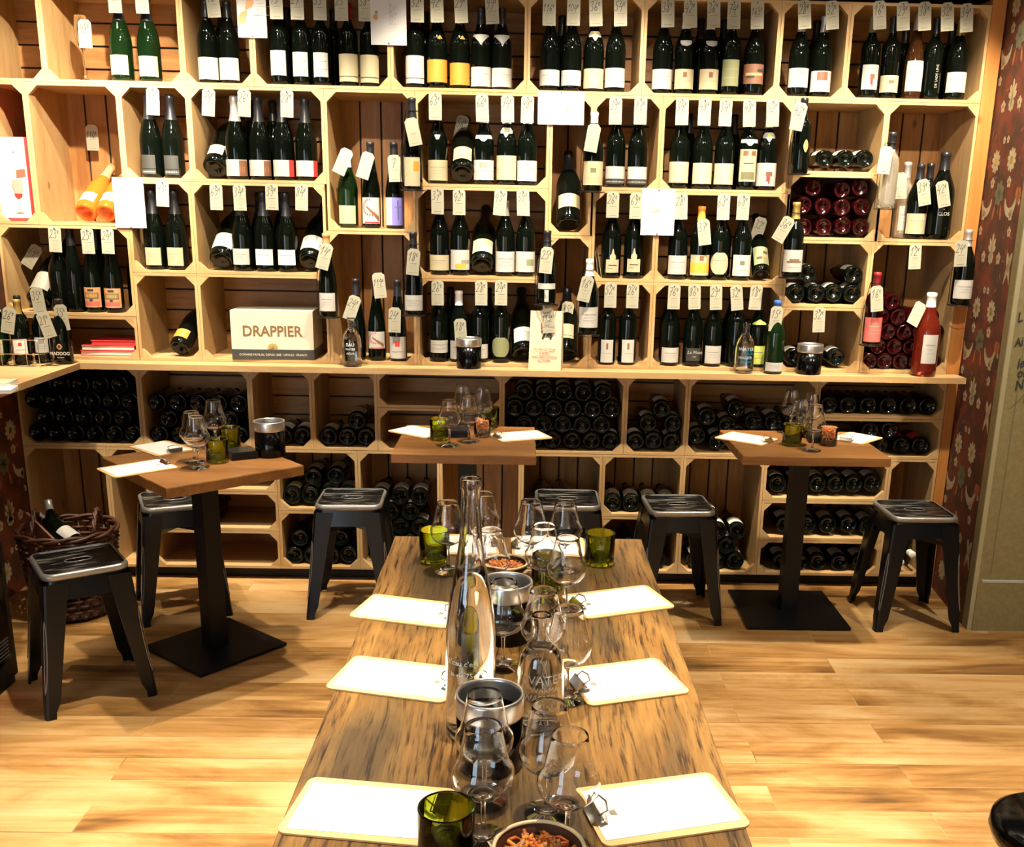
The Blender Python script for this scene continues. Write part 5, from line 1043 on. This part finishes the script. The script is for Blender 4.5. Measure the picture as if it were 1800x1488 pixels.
# dark round seat at the lower right edge
P0 = H(1812, 1445, .45); o = empty('round_stool', (P0.x+.06, P0.y, 0)); m_ = MB(); m_.lathe([(0, .45), (.11, .45), (.125, .44), (.128, .42), (.12, .40), (0, .40)], 'gloss', 40); m_.build('seat', o)
m_ = MB(); m_.tube([(0, 0, .40), (0, 0, .02)], .02, 'matblack', 12); m_.build('pole', o); m_ = MB(); m_.lathe([(0, .02), (.11, .012), (.12, 0), (0, 0)], 'matblack', 32); m_.build('base', o); tag(o, 'round black padded seat cut off by the right frame edge', 'stool')
# ================================================================ THINGS ON THE TABLES
def clipboard(c, Z, label, Lmax=None, fixed=None):
    """c: outer corner a, outer corner b, inner corner b', inner corner a' as pixels on the table plane"""
    q = [H(u, v, Z+.004) for u, v in c]; ou = (q[0]+q[1])/2; inn = (q[2]+q[3])/2; d = inn-ou; ang = math.atan2(d.y, d.x)
    L2 = d.length if Lmax is None else Lmax; w_ = ((q[1]-q[0]).length+(q[2]-q[3]).length)/2; w_ = min(max(w_, .13), .155)
    if Lmax: inn = ou+d.normalized()*Lmax
    cen = (ou+inn)/2; o = empty('clipboard', (cen.x, cen.y, Z+.0006), (0, 0, ang))
    m_ = MB(); pts = rr_path(L2/2, w_/2, 0, 5, .014); N = len(pts); m_.add([(x, y, 0) for x, y, _ in pts]+[(x, y, .003) for x, y, _ in pts], [tuple(range(N-1, -1, -1)), tuple(range(N, 2*N))]+[(i, (i+1) % N, N+(i+1) % N, N+i) for i in range(N)], 'boardmdf'); m_.build('board', o)
    m_ = MB(); m_.box(-L2/2+.010, L2/2-.006, -w_/2+.012, w_/2-.014, .0032, .0038, 'paper'); m_.build('sheet', o, (0, 0, 0), (0, 0, RD(1.0)))
    m_ = MB()
    m_.add([(L2/2-.042, y, .0040) for y in (-.008, .008)]+[(L2/2-.032, y, .0040) for y in (.005, -.005)], [(0, 3, 2, 1)], 'grey')
    for k in range(4): m_.box(L2/2-.050, L2/2-.030, -.022+k*.012, -.0215+k*.012, .0038, .0040, 'grey')
    m_.build('printed_mark', o)
    m_ = MB(); x0 = L2/2-.022
    m_.add([(x0, -.026, .0042), (x0, .026, .0042), (x0+.010, .028, .016), (x0+.010, -.028, .016), (x0+.024, .022, .006), (x0+.024, -.022, .006)], [(0, 3, 2, 1), (3, 5, 4, 2)], 'chrome', False)
    m_.tube([(x0+.010, -.029, .012), (x0+.010, .029, .012)], .003, 'chrome', 8)
    m_.tube([(x0+.012, -.018, .014), (x0+.0, -.020, .022), (x0-.004, .0, .024), (x0+.0, .020, .022), (x0+.012, .018, .014)], .0015, 'chrome', 6); m_.build('clip', o)
    tag(o, label, 'clipboard', 'clipboards laid on the tables'); return o
CBS = [
 ([(660, 1042), (608, 1082), (785, 1102), (800, 1060)], .22, 'clipboard on the left side of long table, farthest of three'),
 ([(628, 1152), (566, 1205), (775, 1235), (800, 1170)], .225, 'clipboard on the left side of long table, middle of three'),
 ([(545, 1366), (485, 1458), (735, 1487), (808, 1384)], .225, 'clipboard at the front left of long table beside green tumbler'),
 ([(1132, 1027), (1193, 1065), (1030, 1087), (985, 1045)], None, 'clipboard on the right side of long table, farthest of three'),
 ([(1148, 1155), (1222, 1215), (1030, 1240), (990, 1175)], None, 'clipboard on the right side of long table, middle of three'),
 ([(1240, 1357), (1332, 1447), (1065, 1488), (1005, 1385)], None, 'clipboard at the front right of the long table'),
 ([(1030, 983), (1029, 938), (905, 938), (905, 983)], .19, 'clipboard at far end of long table, right behind glasses'),
 ([(745, 938), (748, 975), (870, 975), (872, 938)], .19, 'clipboard at far end of long table, left behind glasses'),
 ([(169, 823), (200, 838), (324, 820), (290, 803)], .21, 'front clipboard overhanging the left pedestal table edge'),
 ([(228, 785), (300, 773), (350, 790), (293, 802)][0:1]+[(290, 772), (345, 790), (285, 803)], .20, 'rear clipboard on the left pedestal table'),
 ([(722, 746), (683, 757), (765, 773), (795, 760)], .20, 'clipboard on the left half of middle pedestal table'),
 ([(942, 755), (974, 769), (877, 777), (862, 761)], None, 'clipboard on the right half of middle pedestal table'),
 ([(1287, 758), (1254, 768), (1344, 784), (1365, 769)], None, 'clipboard on the left half of right pedestal table'),
 ([(1500, 757), (1548, 770), (1491, 784), (1466, 770)], .18, 'clipboard on the right half of right pedestal table')]
for c, Lm, lb in CBS: clipboard(c, TZ, lb, Lm)
# wine glasses
WG = [(788, 1004, 'far left of the long table, left of tall bottle'), (850, 985, 'far end of long table, second from left'), (932, 1001, 'far end of long table, third from left'), (991, 1003, 'far end of long table, rightmost'),
 (862, 1062, 'behind the second cooler, half hidden'), (954, 1052, 'before the far right glasses of long table'), (994, 1078, 'right of the middle green tumbler'),
 (884, 1172, 'hidden partly by the tall bottle, right side'), (952, 1190, 'behind the small lettered water bottle'), (996, 1228, 'right of the small lettered water bottle'),
 (851, 1408, 'between front cooler and front glass'), (849, 1474, 'front of long table, left'), (961, 1430, 'front pair of long table, rear one'), (996, 1492, 'front of long table, right'),
 (790, 784, 'front left on the middle pedestal table'), (824, 777, 'front centre on the middle pedestal table'), (813, 752, 'rear centre on the middle pedestal table'), (848, 757, 'rear right on the middle pedestal table'),
 (1387, 761, 'rear left on the right pedestal table'), (1421, 768, 'rear right on the right pedestal table'), (1402, 782, 'middle on the right pedestal table'), (1427, 792, 'front on the right pedestal table'),
 (342, 812, 'front left on the left pedestal table'), (350, 822, 'front on the left pedestal table'), (380, 788, 'rear on the left pedestal table')]
for i, (u, v, lb) in enumerate(WG):
    P0 = H(u, v, TZ); wine_glass((P0.x, P0.y, TZ+.0006), 'empty bulbous wine glass, '+lb, group='bulbous tasting glasses', rz=i)
# green tumblers cut from bottles
def tumbler(p, label, mn='glass_green', s_=1, fill=None):
    k = ('t', mn)
    if k not in MC:
        out = [(.010, 0), (.031, 0), (.0355, .003), (.0370, .010), (.0370, .078), (.0366, .0795)]; inn = [(.0345, .0795), (.0340, .078), (.0340, .014), (.028, .010), (.018, .017), (.008, .024), (0, .025)]
        m_ = MB(); m_.lathe([(0, .012), (.008, .011), (.018, .004)]+out[1:]+inn, mn, 40); MC[k] = m_.mesh('tumbler')
    o = link('tumbler', MC[k], None, p); o.scale = (s_,)*3
    return tag(o, label, 'glass tumbler', 'green bottle glass tumblers' if mn == 'glass_green' else None)
for u, v, lb, s_ in ((764, 985, 'far left end of the long table', 1), (1053, 990, 'far right end of the long table', 1), (962, 1031, 'middle of long table behind glasses', 1), (828, 1170, 'seen through the tall water bottle', 1), (785, 1512, 'front of long table at the frame edge', 1.02),
    (773, 772, 'left on the middle pedestal table', 1), (861, 750, 'rear right on the middle pedestal table, dark', 1.0), (1391, 782, 'left on the right pedestal table', 1.0), (1409, 765, 'rear on the right pedestal table', 1), (383, 812, 'front on the left pedestal table', 1.0), (405, 789, 'rear on the left pedestal table', 1)):
    P0 = H(u, v, TZ); tumbler((P0.x, P0.y, TZ+.0006), 'green bottle glass tumbler, '+lb, s_=s_)
# snack pieces
def snacks(p, R, h, n, name, label, s_=.012, dome=.3):
    m_ = MB(); random.seed(int(p[0]*1000))
    for i in range(n):
        a_ = random.random()*6.28; rr_ = R*math.sqrt(random.random()); z = h*random.random() if dome == 0 else h+dome*s_*random.random()*(1-rr_/R)*3
        c = Vector((rr_*cos(a_), rr_*sin(a_), z)); d = Vector((random.gauss(0, 1), random.gauss(0, 1), random.gauss(0, .5))).normalized()*s_; e = Vector((random.gauss(0, 1), random.gauss(0, 1), .6)).normalized()*s_*.35
        m_.tube([c-d, c+e, c+d], s_*.22, ('nut', 'orange', 'nut', 'peach')[i % 4], 5)
    o = m_.build(name, None, p); return tag(o, label, 'snack', kind='stuff')
def bowl(p, r, h, label):
    o = empty('snack_bowl', p); m_ = MB(); m_.lathe([(0, 0), (r*.6, 0), (r*.93, h*.6), (r, h), (r-.004, h), (r*.88, h*.6), (r*.55, .004), (0, .004)], 'bowlbrown', 40); m_.build('bowl_body', o)
    m_ = MB(); m_.tube([((r-.002)*cos(a_*pi/24), (r-.002)*sin(a_*pi/24), h) for a_ in range(48)], .0028, 'bowlrim', 8, True); m_.build('bowl_rim', o); tag(o, label, 'bowl', 'brown snack bowls with pale rims'); return o
for (u, v, lb, l2) in ((887, 1012, 'brown bowl of spiced snacks at the long table far end', 'orange brown snack pieces in the far bowl'), (947, 1530, 'brown bowl with pale rim at the front frame edge', 'orange brown snack pieces in the front bowl')):
    P0 = H(u, v, TZ); R3 = .055 if v < 1100 else .061; bowl((P0.x, P0.y, TZ+.0006), R3, .034, lb); snacks((P0.x, P0.y, TZ+.008), R3-.018, .016, 130, 'snack_pieces', l2)
for u, v, lb in ((848, 767, 'clear tumbler of reddish nuts on the middle pedestal table'), (1455, 782, 'clear tumbler of reddish nuts on the right pedestal table')):
    P0 = H(u, v, TZ); tumbler((P0.x, P0.y, TZ+.0006), lb, 'glass', .88); snacks((P0.x, P0.y, TZ+.026), .023, .036, 150, 'nuts', 'reddish nuts filling the clear tumbler on the '+lb.split('the ')[-1], .008, 0)
for u, v, z, rz, lb in ((805, 765, TZ, 5, 'middle'), (1440, 775, TZ, -8, 'right'), (425, 803, TZ, 30, 'left')):
    P0 = H(u, v, z); o = empty('napkin_box', (P0.x, P0.y, z+.0006), (0, 0, RD(rz))); m_ = MB(); m_.box(-.045, .045, -.045, .045, 0, .022, 'matblack'); m_.build('tray', o); m_ = MB(); m_.box(-.041, .041, -.041, .041, .022, .026, 'black'); m_.build('napkins', o); tag(o, 'low black napkin box on the %s pedestal table' % lb, 'napkin box', 'black napkin boxes')
# ================================================================ LEFT CORNER
BP = H(118, 925, .36); bx, by = BP.x, BP.y
o = empty('wicker_basket', (bx, by, 0), (0, 0, RD(10)))
m_ = MB(); A_, B_ = .18, .165
for k in range(14):
    z = .02+k*.024; f = .72+.28*(k/13)**.7; n = 40
    m_.tube([((A_*f+.005*(1 if (i+k) % 2 else -1))*cos(2*pi*i/n), (B_*f+.005*(1 if (i+k) % 2 else -1))*sin(2*pi*i/n), z) for i in range(n)], .006, 'wicker', 5, True)
for i in range(20):
    a_ = 2*pi*i/20; m_.tube([(A_*.72*cos(a_), B_*.72*sin(a_), .01), (A_*.9*cos(a_), B_*.9*sin(a_), .15), (A_*cos(a_), B_*sin(a_), .345)], .005, 'wicker', 5)
m_.lathe([(0, .012), (A_*.72, .012)], 'wicker', 32, None, 1, B_/A_); m_.build('woven_body', o)
m_ = MB(); n = 48
for ph in (0, pi): m_.tube([((A_+.007*cos(6*2*pi*i/n+ph))*cos(2*pi*i/n), (B_+.007*cos(6*2*pi*i/n+ph))*sin(2*pi*i/n), .352+.007*sin(6*2*pi*i/n+ph)) for i in range(n)], .007, 'wicker', 6, True)
m_.build('braided_rim', o)
for sg in (1, -1):
    m_ = MB()
    for ph in (0, pi): m_.tube([(sg*(A_*.62+.0)+.005*cos(i*1.3+ph), -sg*0+(-.075+.15*i/14), .35+.075*sin(pi*i/14)+.005*sin(i*1.3+ph)) for i in range(15)], .006, 'wicker', 6)
    m_.build('handle', o)
tag(o, 'dark wicker basket holding bottles in the left corner', 'basket')
for i, (dx, dy, dz, rx, rz, lb) in enumerate(((.00, -.02, .30, 72, -58, 'bottle with white label lying across the wicker basket'), (-.08, -.03, .27, 55, -30, 'silver capped dark bottle at left of wicker basket'), (.02, .06, .26, 75, -75, 'dark bottle lying at the back of the wicker basket'))):
    q = bottle((bx+dx+.07, by+dy-.04, dz), 'bu', ((.04, .115, .07, 'white', '') if i == 0 else None), ('silver', 'silver', 'darkfoil')[i], 'bottle', (RD(-rx), 0, RD(-rz)+pi*.0+RD(0)), None, .2, lb, scale=.92)
m_ = MB(); m_.box(-.12, .12, -.004, .004, -.03, .03, 'brownart'); o = m_.build('wooden_board', None, (bx-.07, by-.06, .345), (0, RD(20), RD(-38))); tag(o, 'thin wooden board slanting across the wicker basket', 'board')
# black appliance at the left edge
o = empty('wine_cabinet', (-1.80, -1.20, 0)); m_ = MB(); m_.box(-.25, .10, -.20, .20, .03, .50, 'matblack'); m_.build('cabinet_body', o)
m_ = MB(); m_.box(.100, .104, -.17, .17, .10, .46, 'gloss')
m_.build('door', o)
m_ = MB()
for k in range(6): m_.tube([(.106, -.15, .12+k*.012), (.106, .15, .12+k*.012)], .0015, 'steeledge', 5)
m_.build('vent_grille', o); m_ = MB(); m_.box(-.245, .09, -.195, .195, 0, .03, 'black'); m_.build('plinth', o)
m_ = MB(); m_.box(.1045, .107, .02, .05, .062, .070, 'led'); m_.build('indicator_light', o); tag(o, 'black low wine cabinet with red light at the left edge', 'cabinet')
